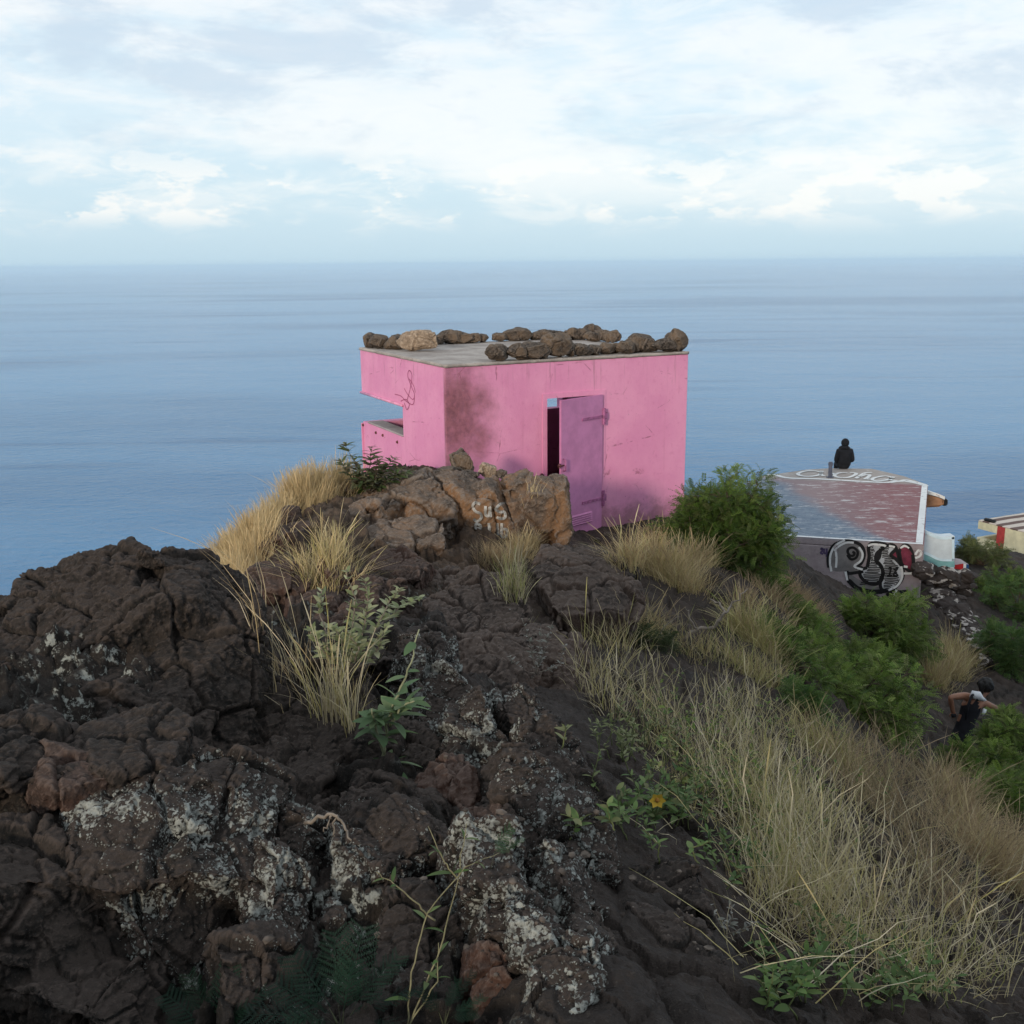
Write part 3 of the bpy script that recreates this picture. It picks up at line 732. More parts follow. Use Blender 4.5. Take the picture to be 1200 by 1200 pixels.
_ck = [0]
def super_chunk(c, r, rot=(0, 0, 0), pw=.72, sub=5):
    """fractured block: a ball cut by random planes, stretched to the radii; pw near .5 = boxier"""
    bm = bmesh.new(); bmesh.ops.create_icosphere(bm, subdivisions=sub, radius=1)
    V = np.array([v.co[:] for v in bm.verts]); F = np.array([[v.index for v in f.verts] for f in bm.faces]); bm.free()
    _ck[0] += 1; g = np.random.default_rng(500 + _ck[0])
    n = g.normal(0, 1, (13, 3)); n /= np.linalg.norm(n, axis=1, keepdims=True); d = g.uniform(.74, 1.02, 13)
    ax = np.concatenate([np.eye(3), -np.eye(3)]) + g.normal(0, .10, (6, 3)); ax /= np.linalg.norm(ax, axis=1, keepdims=True)
    n = np.concatenate([n, ax]); d = np.concatenate([d, g.uniform(.86, .98, 6)])
    dots = V @ n.T; rad_ = np.where(dots > .05, d[None] / np.maximum(dots, .05), 9).min(1).clip(.5, 1.32)
    R = np.array(Euler(rot).to_matrix()); r = np.array(r if isinstance(r, (tuple, list)) else (r, r, r))
    return (V * rad_[:, None] * r * 1.10) @ R.T + np.array(c), F
def rock_mesh(name, chunks, voxel, facet=.3, amp=1.0, fine=1.0, seed=0, lich=0.0, crack=1.0, strata=0.0):
    Vs, Fs, o = [], [], 0
    for ch in chunks:
        V, F = super_chunk(*ch); Vs.append(V); Fs.append(F + o); o += len(V)
    me = mesh_np(name, np.concatenate(Vs), np.concatenate(Fs))
    ob = bpy.data.objects.new('temporary', me); COL.objects.link(ob)
    md = ob.modifiers.new('r', 'REMESH'); md.mode = 'VOXEL'; md.voxel_size = voxel; md.use_smooth_shade = True
    sm = ob.modifiers.new('s', 'SMOOTH'); sm.factor = .5; sm.iterations = 1
    res = evaluated(ob); bpy.data.objects.remove(ob); bpy.data.meshes.remove(me)
    res.name = name
    V, N = get_np(res); V = V.astype(np.float64); facet *= 1.35
    # crack planes: thin deep grooves between large warped cells, faces tilted per cell
    w = V + (np.stack([fbm(V / facet * .8, 3, .5, seed), fbm(V / facet * .8, 3, .5, seed + 50), fbm(V / facet * .8, 3, .5, seed + 60)], 1) * facet * .28)
    A = np.array([[1, .35, 0], [-.2, 1, .25], [.1, -.2, .75]])
    f1, f2, rv, tl = cells(w @ A / facet, seed + 1)
    gr = np.exp(-((f2 - f1) / .045) ** 2)
    d = facet * (rv * .06 + tl * .19 - crack * .15 * gr)
    w2 = V + fbm(V / facet * 3, 3, .55, seed + 3)[:, None] * facet * .10
    f1, f2, rv, tl = cells(w2 @ A / facet * 3.1, seed + 2)
    d = d + facet / 3.1 * (rv * .06 + tl * .19 - crack * .14 * np.exp(-((f2 - f1) / .06) ** 2))
    f1, f2, rv, tl = cells((V + fbm(V / facet * 9, 2, .55, seed + 4)[:, None] * facet * .04) / facet * 9.0, seed + 6)
    d = d + facet / 9 * (rv * .05 + tl * .17) * fine
    q3 = V / facet * np.array([1.6, 1.6, 3.0]) + fbm(V / facet * 1.4, 3, .5, seed + 31)[:, None] * .9
    d = d - np.maximum(ridged(q3, 5, .55, seed + 33) + .25, 0) * facet * .032 * fine
    if strata: d = d + strata * facet * .1 * np.sin(V[:, 2] / facet * 14 + fbm(V / facet, 3, .5, seed) * 6)
    V += N * (d * amp)[:, None]
    f = fbm(V / facet * 8, 4, .62, seed + 7) * facet * .020 + ridged(V / facet * 22, 4, .65, seed + 8) * facet * .008
    V += N * (f * fine)[:, None]
    res.vertices.foreach_set('co', V.astype(np.float32).ravel()); res.update()
    _, N = get_np(res)
    for p in res.polygons: pass
    L = np.full(len(V), lich) if not callable(lich) else lich(V, N)
    if not callable(lich) and lich > 0:
        L = lich * (.70 + .45 * sstep(-.3, .3, fbm(V * 2.6, 3, .5, seed + 20))) * (1 - .45 * sstep(.75, .97, N[:, 2]))
    vattr(res, 'lichen', L)
    res.polygons.foreach_set('use_smooth', np.ones(len(res.polygons), bool))
    return res
def recentre(me):
    V, _ = get_np(me); c = Vector(((V[:, 0].min() + V[:, 0].max()) / 2, (V[:, 1].min() + V[:, 1].max()) / 2, V[:, 2].min()))
    V -= np.array(c, np.float32); me.vertices.foreach_set('co', V.ravel()); me.update(); return c
ROCKS = []
def rock(name, label, cat, mat, chunks, voxel, group=None, **kw):
    me = rock_mesh(name, chunks, voxel, **kw); c = recentre(me)
    o = link(name, me, mat, None, c); ROCKS.append(o)
    return tag(o, label, cat, group)
def C(px, py, Y, r, rot=(0, 0, 0), pw=.72):
    return (PY(px, py, Y), r, rot, pw)

# the big outcrop on the left
rock('rock_outcrop', 'largest dark lava outcrop at the left edge, rising against the sea', 'rock', M_lava,
     [C(150, 752, 4.3, (.50, .55, .33), (.1, .05, .3), .8), C(45, 812, 4.2, (.46, .5, .30), (0, -.1, 0), .8), C(240, 825, 4.0, (.24, .45, .30), (.3, .1, 0), .8), C(180, 700, 4.35, (.17, .3, .14)), C(-90, 858, 4.1, (.4, .5, .32)), C(300, 880, 4.0, (.22, .4, .22), (.3, .2, 0)), C(110, 850, 3.8, (.5, .35, .25))],
     .0085, facet=.20, amp=.75, fine=1.5, seed=3, lich=.0)
rock('loose_rock', 'fist sized dark stone on the very top of the big left outcrop', 'rock', M_lava, [C(176, 655, 4.3, (.045, .04, .035), (0, .3, .4)), C(186, 658, 4.28, (.03, .03, .022))], .006, facet=.05, seed=5)
rock('rock_ledge', 'flat topped dark rock ledge with a rusty hollow in its face at the left edge', 'rock', M_lava,
     [C(110, 905, 2.95, (.29, .22, .135), (.1, .02, .1), .5), C(-20, 900, 2.9, (.22, .25, .14), (0, 0, 0), .5)], .0065, facet=.20, amp=.6, fine=1.2, seed=13, lich=.0)
rock('rusty_rock', 'rust brown broken rock face below the edge of the flat ledge', 'rock', M_red, [C(85, 918, 2.80, (.15, .12, .09), (.1, .1, -.3), .5)], .006, facet=.2, amp=.5, seed=17, lich=0)
rock('lichen_boulder', 'dark boulder spotted with pale grey lichen below the left ledge', 'rock', M_lava,
     [C(185, 1015, 2.72, (.27, .26, .25), (.2, .1, .3), .62), C(265, 960, 2.85, (.17, .25, .17), (.1, .3, 0), .7), C(215, 1110, 2.55, (.17, .2, .22), (0, .2, .2))], .006, facet=.22, amp=.75, fine=1.1, seed=21, lich=1.08)
rock('dark_boulder', 'bare dark boulder in the bottom left corner', 'rock', M_lava,
     [C(35, 1110, 2.45, (.26, .24, .26), (.1, 0, .3), .7), C(110, 1190, 2.3, (.2, .2, .2))], .006, facet=.22, amp=.8, seed=25, lich=.3)
# lumps running down the middle
rock('lava_mound', 'broad black lava mound below the broad-leaved plant', 'rock', M_lava,
     [C(385, 880, 3.95, (.30, .38, .20), (.2, .1, 0)), C(350, 960, 3.5, (.22, .3, .18), (.2, 0, 0)), C(470, 930, 3.7, (.24, .35, .2), (.25, .1, .2))], .0075, facet=.18, amp=.9, fine=1.7, seed=31, lich=.45)
rock('lichen_ridge', 'long lava rib crusted with white lichen between the dark mound and the trail', 'rock', M_lava,
     [C(512, 846, 4.35, (.17, .36, .20), (.35, .1, .15)), C(552, 912, 3.7, (.16, .34, .20), (.35, .2, .3)), C(598, 985, 3.15, (.13, .30, .19), (.35, .2, .3)), C(500, 795, 4.8, (.17, .35, .17), (.3, 0, 0))], .007, facet=.16, amp=.9, fine=1.4, seed=37, lich=1.12)
rock('lichen_hump', 'rounded lava hump crusted with white lichen at the left edge of the dusty trail', 'rock', M_lava,
     [C(643, 930, 3.4, (.13, .32, .20), (.35, .15, .3)), C(660, 1012, 2.9, (.11, .25, .18), (.3, .1, .2)), C(612, 872, 3.95, (.13, .3, .16), (.3, 0, .2))], .0065, facet=.15, amp=.9, fine=1.4, seed=41, lich=1.15)
rock('hollow_rock', 'reddish rock with a dark hollow between two lichen crusted ribs', 'rock', M_red,
     [C(520, 960, 3.3, (.13, .22, .17), (.2, 0, .3)), C(560, 1010, 3.0, (.10, .18, .16))], .006, facet=.17, amp=.9, seed=47, lich=.2)
rock('lichen_rock', 'small upright lava knob with pale lichen flecks low in the centre', 'rock', M_lava,
     [C(425, 1050, 2.75, (.12, .16, .20), (.25, .1, .1), .8), C(400, 1130, 2.55, (.10, .14, .18), (.2, 0, .2), .8)], .0055, facet=.13, amp=.9, fine=1.4, seed=53, lich=1.1)
rock('lichen_slab', 'slanting lava slab spotted with lichen in front of the upright knob', 'rock', M_lava,
     [C(330, 1080, 2.6, (.10, .18, .22), (.2, 0, .1), .7), C(345, 1010, 2.85, (.10, .2, .18))], .0055, facet=.14, amp=.9, fine=1.2, seed=57, lich=1.0)
rock('lava_rib', 'narrow lichen edged lava rib at the bottom centre beside the trail', 'rock', M_lava,
     [C(575, 1075, 2.5, (.11, .22, .20), (.35, .2, .3)), C(622, 1130, 2.3, (.10, .2, .18), (.3, .1, .35)), C(662, 1185, 2.12, (.085, .17, .15), (.3, 0, .35))], .0055, facet=.14, amp=.9, fine=1.3, seed=61, lich=1.15)
rock('lava_lump', 'dark bare lava lump between the lichen knob and the lichen rib', 'rock', M_lava,
     [C(495, 1110, 2.5, (.12, .16, .17)), C(500, 1190, 2.3, (.14, .15, .15))], .0055, facet=.15, amp=.9, seed=67, lich=.35)
rock('step_rock', 'low dark rock step on the dusty trail at the bottom', 'rock', M_lava,
     [C(790, 1125, 2.42, (.13, .16, .075), (.1, 0, .2), .6), C(745, 1180, 2.2, (.1, .12, .05), (.1, 0, -.2), .6)], .006, facet=.12, amp=.8, seed=71, lich=0)
rock('step_rock', 'rough rock step across the trail beside the tall straw grass', 'rock', M_lava,
     [C(770, 1055, 2.75, (.15, .12, .06), (.1, 0, .1), .6)], .006, facet=.11, amp=.9, seed=73, lich=0)
rock('cracked_block', 'angular dark lava block left of the tall thin stalks', 'rock', M_lava, [C(465, 1005, 2.85, (.13, .17, .15), (.3, .2, .2), .6), C(430, 985, 3.1, (.12, .2, .12), (.2, 0, .5))], .0055, facet=.16, amp=.7, seed=171, lich=.75)
rock('cracked_block', 'lichen flecked block between the lichen rib and the dusty trail at the bottom', 'rock', M_lava, [C(655, 1085, 2.5, (.085, .18, .16), (.3, .2, .3), .6), C(690, 1130, 2.3, (.05, .12, .11), (.3, .1, .2))], .005, facet=.14, amp=.7, seed=175, lich=.95)
rock('cracked_block', 'dark angular block at the bottom edge beside the ferny weeds', 'rock', M_lava, [C(300, 1165, 2.3, (.11, .14, .15), (.2, .1, .5), .6)], .005, facet=.15, amp=.7, seed=179, lich=.8)
rock('cracked_block', 'reddish brown broken block between the two lichen ribs at the bottom', 'rock', M_red, [C(585, 1165, 2.25, (.09, .14, .12), (.2, .1, .2), .6), C(625, 1060, 2.65, (.06, .14, .10), (.3, .1, .2))], .005, facet=.13, amp=.7, seed=183, lich=.25)
rock('cracked_block', 'dark block in the shade below the broad leaved plant', 'rock', M_lava, [C(455, 955, 3.35, (.14, .18, .14), (.3, .2, .2), .6), C(500, 985, 3.15, (.10, .18, .12), (.3, .2, 0))], .006, facet=.16, amp=.7, seed=187, lich=.5)
# middle distance
rock('black_rock', 'rounded black rock behind the broad-leaved plant', 'rock', M_lava, [C(440, 785, 5.6, (.27, .3, .24), (.1, .2, .3)), C(500, 790, 5.9, (.2, .3, .2))], .0095, facet=.26, amp=.8, seed=77, lich=.12)
rock('flat_boulder', 'low flat brown boulder with a long crack on the trail below the pink door', 'rock', M_brown,
     [C(690, 705, 9.7, (.46, .55, .30), (.12, 0, .25), .62), C(670, 668, 10.4, (.46, .4, .22), (.1, 0, .1), .6)], .014, facet=.42, amp=.55, fine=.9, seed=81, lich=.28)
rock('trail_rock', 'dusty lava rock humps left of the trail in front of the flat boulder', 'rock', M_brown,
     [C(560, 735, 8.3, (.42, .6, .22), (.2, 0, .2)), C(640, 790, 7.0, (.3, .5, .16), (.2, 0, .2)), C(575, 800, 6.6, (.32, .5, .2), (.2, .1, 0))], .012, facet=.26, amp=.9, fine=1.2, seed=85, lich=.3)
rock('trail_rock', 'dark lava rock humps right of the pale leaved plant', 'rock', M_brown,
     [C(520, 712, 9.4, (.5, .6, .17), (.2, 0, .1)), C(590, 708, 9.9, (.4, .5, .13), (.2, 0, 0))], .014, facet=.3, amp=.9, fine=1.2, seed=87, lich=.15)
rock('reddish_boulder', 'rounded reddish boulder behind the pale dry stalks on the left slope', 'rock', M_red, [C(322, 700, 8.6, (.27, .3, .29), (.1, .2, .3), .8), C(370, 720, 8.3, (.22, .3, .22))], .011, facet=.30, amp=.5, seed=91, lich=0)
rock('reddish_boulder', 'brown block of rock among golden grass on the left slope', 'rock', M_red, [C(336, 640, 10.4, (.27, .28, .19), (0, .1, .2), .7), C(330, 660, 10.2, (.2, .25, .16))], .012, facet=.3, amp=.6, seed=95, lich=0)
rock('reddish_boulder', 'small dark rock peeping out of golden grass highest on the left slope', 'rock', M_red, [C(343, 607, 11.2, (.11, .14, .13))], .01, facet=.2, amp=.7, seed=97, lich=0)
rock('reddish_boulder', 'jagged reddish rocks behind the pale leaved plant', 'rock', M_red, [C(395, 690, 8.8, (.2, .3, .26), (.1, .3, 0)), C(440, 705, 8.6, (.26, .3, .2)), C(470, 680, 9.6, (.34, .4, .2)), C(405, 740, 7.6, (.22, .3, .2))], .011, facet=.24, amp=.95, seed=99, lich=.08)
rock('brown_outcrop', 'sloping orange-brown rock mass left of the painted boulder', 'rock', M_warm,
     [C(478, 606, 12.8, (.66, .6, .46), (0, -.25, .2), .75), C(405, 628, 12.0, (.55, .5, .34), (0, -.3, 0), .8), C(450, 648, 11.6, (.7, .45, .30), (.2, -.1, 0)), C(500, 575, 13.4, (.5, .4, .2), (0, -.1, 0))], .017, facet=.5, amp=.62, fine=1.1, seed=103, lich=0)
SUS = rock('painted_boulder', 'blocky brown boulder with white painted scrawl in front of the pink wall', 'boulder', M_warm,
     [C(535, 606, 13.1, (.46, .5, .54), (0, .0, .12), .5), C(572, 610, 13.0, (.36, .44, .54), (0, 0, .1), .5)], .014, facet=.7, amp=.26, fine=1.1, seed=107, lich=.0, crack=1.2)
rock('split_boulder', 'big rounded brown boulder beside the purple door, split from the painted one', 'boulder', M_warm,
     [C(624, 606, 13.1, (.40, .45, .55), (0, .0, .15), .55), C(650, 608, 13.2, (.18, .42, .52), (0, .08, .3), .6), C(604, 602, 13.2, (.24, .4, .50), (0, 0, 0), .55)], .014, facet=.8, amp=.24, fine=1.1, seed=113, lich=0)
rock('perched_stone', 'grey upright stone perched on the rocks against the stained pink wall', 'rock', M_stone, [C(541, 543, 13.95, (.155, .13, .20), (0, .1, .2), .65)], .009, facet=.25, amp=.6, seed=117, lich=.45)
rock('perched_stone', 'flat brown stone lying at the foot of the pink corner', 'rock', M_stone, [C(519, 554, 13.6, (.18, .13, .065), (0, -.1, .1), .6)], .009, facet=.2, amp=.6, seed=119)
rock('perched_stone', 'pale tan stone leaning right of the upright grey stone', 'rock', M_tan, [C(571, 551, 13.75, (.12, .1, .085), (0, .5, .2), .6)], .008, facet=.2, amp=.6, seed=121)
rock('perched_stone', 'small dark stone wedged below the upright grey stone', 'rock', M_stone, [C(552, 557, 13.55, (.11, .09, .06))], .008, facet=.15, amp=.7, seed=123)
rock('perched_stone', 'small dark stone at the right end of the perched stones', 'rock', M_stone, [C(587, 556, 13.7, (.075, .07, .05))], .007, facet=.12, amp=.7, seed=125)
rock('mossy_rock', 'dark rock under the leafy bush at the left foot of the pillbox', 'rock', M_red, [C(425, 577, 13.2, (.3, .25, .16), (0, -.2, 0)), C(470, 570, 13.7, (.35, .3, .14))], .013, facet=.3, amp=.8, seed=127, lich=.1)
rock('roadside_rock', 'narrow dark rock with white flecks on the right of the flat boulder', 'rock', M_lava, [C(733, 690, 10.0, (.10, .35, .22), (.2, .2, -.2))], .01, facet=.2, amp=.8, seed=131, lich=.6)
for i, (px, py, Y, s) in enumerate([(712, 628, 15.0, .07), (725, 622, 15.2, .09), (738, 617, 15.4, .06), (700, 634, 14.6, .05), (748, 621, 15.0, .05), (719, 633, 14.7, .04)]):
    h_ = hit(px, py)
    rock('rubble_stone', 'small grey rubble stone on the soil at the foot of the pink wall', 'stone', M_stone, [((h_.x, h_.y, h_.z + s * .3), (s, s * .8, s * .6), (0, .2, i), .7)], .007, 'rubble stones at the foot of the pink wall', facet=.1, amp=.8, seed=140 + i, lich=.3)

# white scrawl on the painted boulder, laid onto its surface
def drape(obs, paths_px, w, n_lift=.006):
    bm = bmesh.new()
    for path in paths_px:
        pts = []
        P2 = smooth_path(path, 6)
        for x, y in P2:
            d = ray(x, y); best = None
            for o, bv in obs:
                h = bv.ray_cast(EYE - o.location, d)
                if h[0] is not None and (best is None or h[3] < best[2]): best = (h[0] + o.location, h[1], h[3])
            if best: pts.append((best[0], best[1]))
        if len(pts) < 2: continue
        up = Vector((0, 0, 1)); L, Rr = [], []
        for i, (p, n) in enumerate(pts):
            t = (pts[min(i + 1, len(pts) - 1)][0] - pts[max(i - 1, 0)][0]); nn = -ray(600, 620)
            s = nn.cross(t); s = s.normalized() if s.length > 1e-9 else Vector((1, 0, 0))
            p = p + nn * (n_lift + .012)
            L.append(bm.verts.new(p + s * w / 2)); Rr.append(bm.verts.new(p - s * w / 2))
        for i in range(len(pts) - 1): bm.faces.new((Rr[i], Rr[i + 1], L[i + 1], L[i]))
    return bm
def bvh_of(o):
    me = o.data; V, _ = get_np(me)
    return BVHTree.FromPolygons([tuple(map(float, v)) for v in V], [tuple(p.vertices) for p in me.polygons])
_obs = [(SUS, bvh_of(SUS))]
scr = [[(563,591),(557,589),(554,593),(557,599),(563,602),(564,607),(559,611),(555,608)],
       [(569,593),(569,603),(573,604),(574,594),(575,606)],
       [(592,590),(586,591),(581,597),(586,600),(591,600),(592,606),(587,608),(582,606)],
       [(562,622),(563,616),(558,614),(558,619),(563,620),(564,633)],
       [(573,613),(574,633)], [(579,626),(580,627)], [(583,613),(584,629)], [(588,613),(588,628),(593,628),(594,621),(589,620)]]
o = link('painted_scrawl', bm_mesh('painted_scrawl', drape(_obs, scr, .034)), mat_paint('white_paint_worn', (.36, .34, .315), .8, .3, .2, 14), SUS)
o.matrix_parent_inverse = Matrix.Translation(-SUS.location)

# ------------------------------------------------------------------ loose stones around the roof
protos = []
for k in range(7):
    me = rock_mesh('roof_stone', [((0, 0, .5), (.56, .52, .52), (0, .12 * k, .2 * k), .45)],   .036, facet=.6, amp=.5, fine=1.0, seed=200 + k * 9, lich=.15 if k % 2 else .45)
    V, _ = get_np(me); V = (V - [V[:, 0].mean(), V[:, 1].mean(), V[:, 2].min()]) / (V.max(0) - V.min(0)); V[:, :2] -= (V[:, :2].max(0) + V[:, :2].min(0)) / 2
    me.vertices.foreach_set('co', V.astype(np.float32).ravel()); me.update(); me.materials.append(M_stone); protos.append(me)
tanm = protos[1].copy(); tanm.materials.clear(); tanm.materials.append(M_tan)
def z3(x, y, w, h): return (410 + x / 5.714, 370 + y / 5.714, w / 5.714, h / 5.714)
def z4(x, y, w, h): return (570 + x / 4.8, 370 + y / 4.8, w / 4.8, h / 4.8)
STN = []
lab = {'L': 'grey lava stone in the row along the left edge of the pink roof', 'B': 'grey lava stone in the low row at the left back of the pink roof',
       'R': 'grey lava stone in the heaped row at the right back of the pink roof', 'F': 'blocky lava stone in the front row on the roof above the door'}
for a in [(90,203,72,88),(132,218,52,80),(200,222,95,85),(268,226,55,60),(325,228,85,80),(556,207,60,70),(300,200,70,70),(160,196,60,60),(240,190,80,60)]: STN.append((z3(*a), 'L'))
for a in [(215,150,100,48),(325,135,100,58),(465,135,110,58),(565,165,65,60),(635,186,125,85),(745,186,112,66),(830,183,70,58),(890,180,56,52),(690,180,50,50)]: STN.append((z3(*a), 'B'))
for a in [(110,136,100,66),(175,136,72,60),(250,126,82,52),(295,122,45,44),(335,122,52,40),(400,116,52,46),(452,116,52,46),(500,136,62,60),(540,136,52,56),(645,134,56,50),(582,140,52,44),(668,148,52,60),(716,152,60,62),(440,140,50,40),(610,146,50,46)]: STN.append((z4(*a), 'R'))
for a in [(62,256,108,84),(172,252,95,86),(278,250,128,86),(520,228,92,64),(606,222,78,52),(666,218,80,58),(732,212,54,52),(786,216,86,66),(990,206,118,70),(1048,202,64,90)]: STN.append((z4(*a), 'F'))
for a in [(30,140,60,44),(140,130,60,44),(212,128,60,44),(270,122,50,40),(372,118,50,40),(425,118,50,44),(475,128,50,46),(520,134,50,46),(692,150,56,50),(565,130,56,50)]: STN.append((z4(*a), 'R'))
for a in [(262,140,70,50),(390,140,80,50),(520,150,70,52),(600,175,70,50),(690,182,80,52),(795,182,70,50),(110,170,80,60),(170,160,80,56)]: STN.append((z3(*a), 'B'))
for a in [(468,232,50,70),(225,252,60,76),(330,246,60,80),(562,226,60,50),(700,214,50,50),(830,210,50,64),(925,206,60,66),(1020,204,54,70)]: STN.append((z4(*a), 'F'))
special = [(z3(452,237,190,122), 'T', 'largest tan stone near the left corner of the pink roof'), (z4(405,238,138,122), 'F', 'tallest upright stone in the front row on the pink roof'),
           (z4(864,206,132,92), 'F', 'big rounded brown stone in the front row right of the door'), (z4(1102,206,100,112), 'F', 'corner stone at the far right end of the front roof row'),
           (z4(600,126,76,70), 'R', 'tallest stone in the heaped back row on the pink roof')]
def put_stone(px, py, w, h, k, label, i):
    p = PZ(px, py, ZR - .004)
    if k == 'F':     # keep the row on the slab
        q = p - BO; v = max(q.dot(BV), .13); p = BO + BU * min(q.dot(BU), BLU - .12) + BV * v; p.z = ZR - .004
    if k in 'BR':
        q = p - BO; v = min(q.dot(BV), BLV - .12); p = BO + BU * max(q.dot(BU), .1) + BV * v; p.z = ZR - .004
    if k in 'LT':
        q = p - BO; p = BO + BU * max(q.dot(BU), .12) + BV * min(max(q.dot(BV), .15), BLV - .1); p.z = ZR - .004
    dep = (p - EYE).length / FPX
    sx, sz = w * dep * 1.5, h * dep * 1.16
    o = link('roof_stone', tanm if k == 'T' else protos[i % 7], None, None, p)
    o.scale = (sx, max(.08, min(.32, (sx + sz) / 2)) , sz); o.rotation_euler = (0, 0, math.atan2(BU.y, BU.x) if k == 'F' else random.uniform(-.25, .25) + (math.pi if i % 3 == 0 else 0))
    return tag(o, label, 'stone', 'loose stones laid around the pink roof')
for i, (a, k) in enumerate(STN): put_stone(*a, k, lab[k], i)
for i, (a, k, l) in enumerate(special): put_stone(*a, k, l, i)

# loose grit and pebbles on the trail and bare soil
def gravel():
    bm = bmesh.new(); bmesh.ops.create_icosphere(bm, subdivisions=1, radius=1); V0 = np.array([v.co[:] for v in bm.verts]); F0 = np.array([[v.index for v in f.verts] for f in bm.faces]); bm.free()
    bpy.context.view_layer.update(); dg = bpy.context.evaluated_depsgraph_get(); dg.update()
    Vs, Fs = [], []; o = 0
    for i in range(2600):
        t = rng.random() ** 1.5 * (len(TRAIL) - 1); k = min(int(t), len(TRAIL) - 2); c = TRAIL[k] * (1 - t + k) + TRAIL[k + 1] * (t - k)
        x, y = c + rng.normal(0, .30 + .05 * c[1], 2) + [.12, 0]
        z0 = float(hz(np.float64(x), np.float64(y)))
        ok, loc, n, _, ob, _ = scene.ray_cast(dg, Vector((x, y, z0 + 1.0)), Vector((0, 0, -1)))
        if not ok or ob.name.startswith(('wall', 'roof', 'door', 'sea')) or n.z < .55: continue
        s = (.003 + .011 * rng.random() ** 4) * (1 + .10 * y); r = V0 * (s * rng.uniform(.6, 1.25, 3)) * rng.uniform(.8, 1.2, (len(V0), 1))
        a = rng.random() * 6.28; ca, sa = math.cos(a), math.sin(a); r = np.stack([r[:, 0] * ca - r[:, 1] * sa, r[:, 0] * sa + r[:, 1] * ca, r[:, 2] * .7], 1)
        Vs.append(r + np.array(loc) + [0, 0, s * .3]); Fs.append(F0 + o); o += len(V0)
    me = mesh_np('gravel', np.concatenate(Vs), np.concatenate(Fs), False)
    m, nt, b = new_mat('mixed_gravel'); p = pos(nt); n = noise(nt, p, 22, 2, .5)
    nt.links.new(mix(nt, ramp(nt, n, .35, .7), (.035, .028, .024), (.15, .12, .10)), b.inputs['Base Color'])
    tag(link('gravel', me, m), 'loose grit and pebbles scattered on the trail', 'gravel', kind='stuff')
gravel()
bpy.context.view_layer.update()
_DG = bpy.context.evaluated_depsgraph_get(); _DG.update()
SOLID = ('ground', 'rock', 'boulder', 'outcrop', 'ledge', 'mound', 'ridge', 'hump', 'slab', 'rib', 'lump', 'stone')
def surf(px, py):
    """the solid surface a line of sight meets"""
    ok, loc, n, i, o, m = scene.ray_cast(_DG, EYE, ray(px, py))
    return loc if ok and o.name != 'sea' else hit(px, py)
# ------------------------------------------------------------------ graffiti pillbox lower on the ridge
AZ = -2.2
an, al = PZ(1083, 638.5, AZ), PZ(930, 629, AZ)
aru = (al - an).normalized()                     # along the near edge, towards the left
AU = Vector((aru.x, aru.y, 0)).normalized(); AV = Vector((-AU.y, AU.x, 0))
far_r = PZ(1087.5, 568, AZ)
if AV.dot(far_r - an) < 0: AV = -AV
AO = Vector((an.x, an.y, AZ))
ALV = (far_r - an).dot(AV); ALU = 6.3
def aroof(px, py): p = PZ(px, py, AZ); return ((p - AO).dot(AU), (p - AO).dot(AV))
def awall(px, py): return PP(px, py, AO, AV)
skew = (far_r - an).dot(AU)
print('aloha', ALU, ALV, skew, aroof(900, 555), aroof(960, 548.5), aroof(1020, 549))
def mat_aroof():
    m, nt, b = new_mat('worn_blue_and_red_roof_paint'); p = pos(nt)
    q = nt.nodes.new('ShaderNodeVectorMath'); q.operation = 'SUBTRACT'; nt.links.new(p, q.inputs[0]); q.inputs[1].default_value = AO
    def dot(v):
        n = nt.nodes.new('ShaderNodeVectorMath'); n.operation = 'DOT_PRODUCT'; nt.links.new(q.outputs[0], n.inputs[0]); n.inputs[1].default_value = v; return n.outputs['Value']
    u, v = dot(AU), dot(AV)
    n1 = noise(nt, p, .55, 6, .6); n2 = noise(nt, p, 6, 6, .65)
    # blue wedge in the near left, maroon to the right
    k = math_(nt, 'ADD', math_(nt, 'SUBTRACT', math_(nt, 'MULTIPLY', u, .90), math_(nt, 'MULTIPLY', v, .38)), math_(nt, 'MULTIPLY', math_(nt, 'SUBTRACT', n1, .5), 1.6))
    red = mix(nt, ramp(nt, u, .2, 2.8), (.21, .082, .088), (.235, .17, .175))
    red = mix(nt, ramp(nt, n2, .35, .7), red, mix(nt, .5, red, (.26, .19, .20)))
    blue = mix(nt, ramp(nt, n2, .3, .7), (.105, .145, .20), (.19, .23, .28))
    c = mix(nt, ramp(nt, k, .45, 1.15), red, blue)
    c = mix(nt, ramp(nt, math_(nt, 'ADD', v, n1), ALV + .15, ALV + .65), c, mix(nt, n2, (.26, .225, .205), (.36, .32, .30)))
    # chipped pale flecks
    ang_ = math.atan2(AU.y, AU.x)
    fl = noise(nt, pos(nt, (1.3, 4.5, 2), (0, 0, -ang_)), 1.5, 7, .72, .6)
    c = mix(nt, ramp(nt, fl, .56, .61, 0, .8), c, (.52, .50, .50))
    nt.links.new(c, b.inputs['Base Color']); b.inputs['Roughness'].default_value = .75
    bump(nt, b, n2, .3, .01); return m
M_aroof = mat_aroof()
M_aconc = mat_concrete('graffiti_wall_concrete', (.27, .225, .24), (.36, .31, .32), (.18, .145, .155))
def mat_wornwhite():
    m, nt, b = new_mat('worn_white_paint'); p = pos(nt); n = noise(nt, p, 7, 7, .72, .4)
    c = mix(nt, ramp(nt, n, .56, .64, 0, .8), mix(nt, noise(nt, p, 2, 4, .6), (.55, .56, .57), (.74, .75, .75)), (.30, .25, .26)); nt.links.new(c, b.inputs['Base Color']); return m
M_white = mat_wornwhite()
M_black = mat_paint('black_paint', (.014, .014, .016), .5, .2, .1)
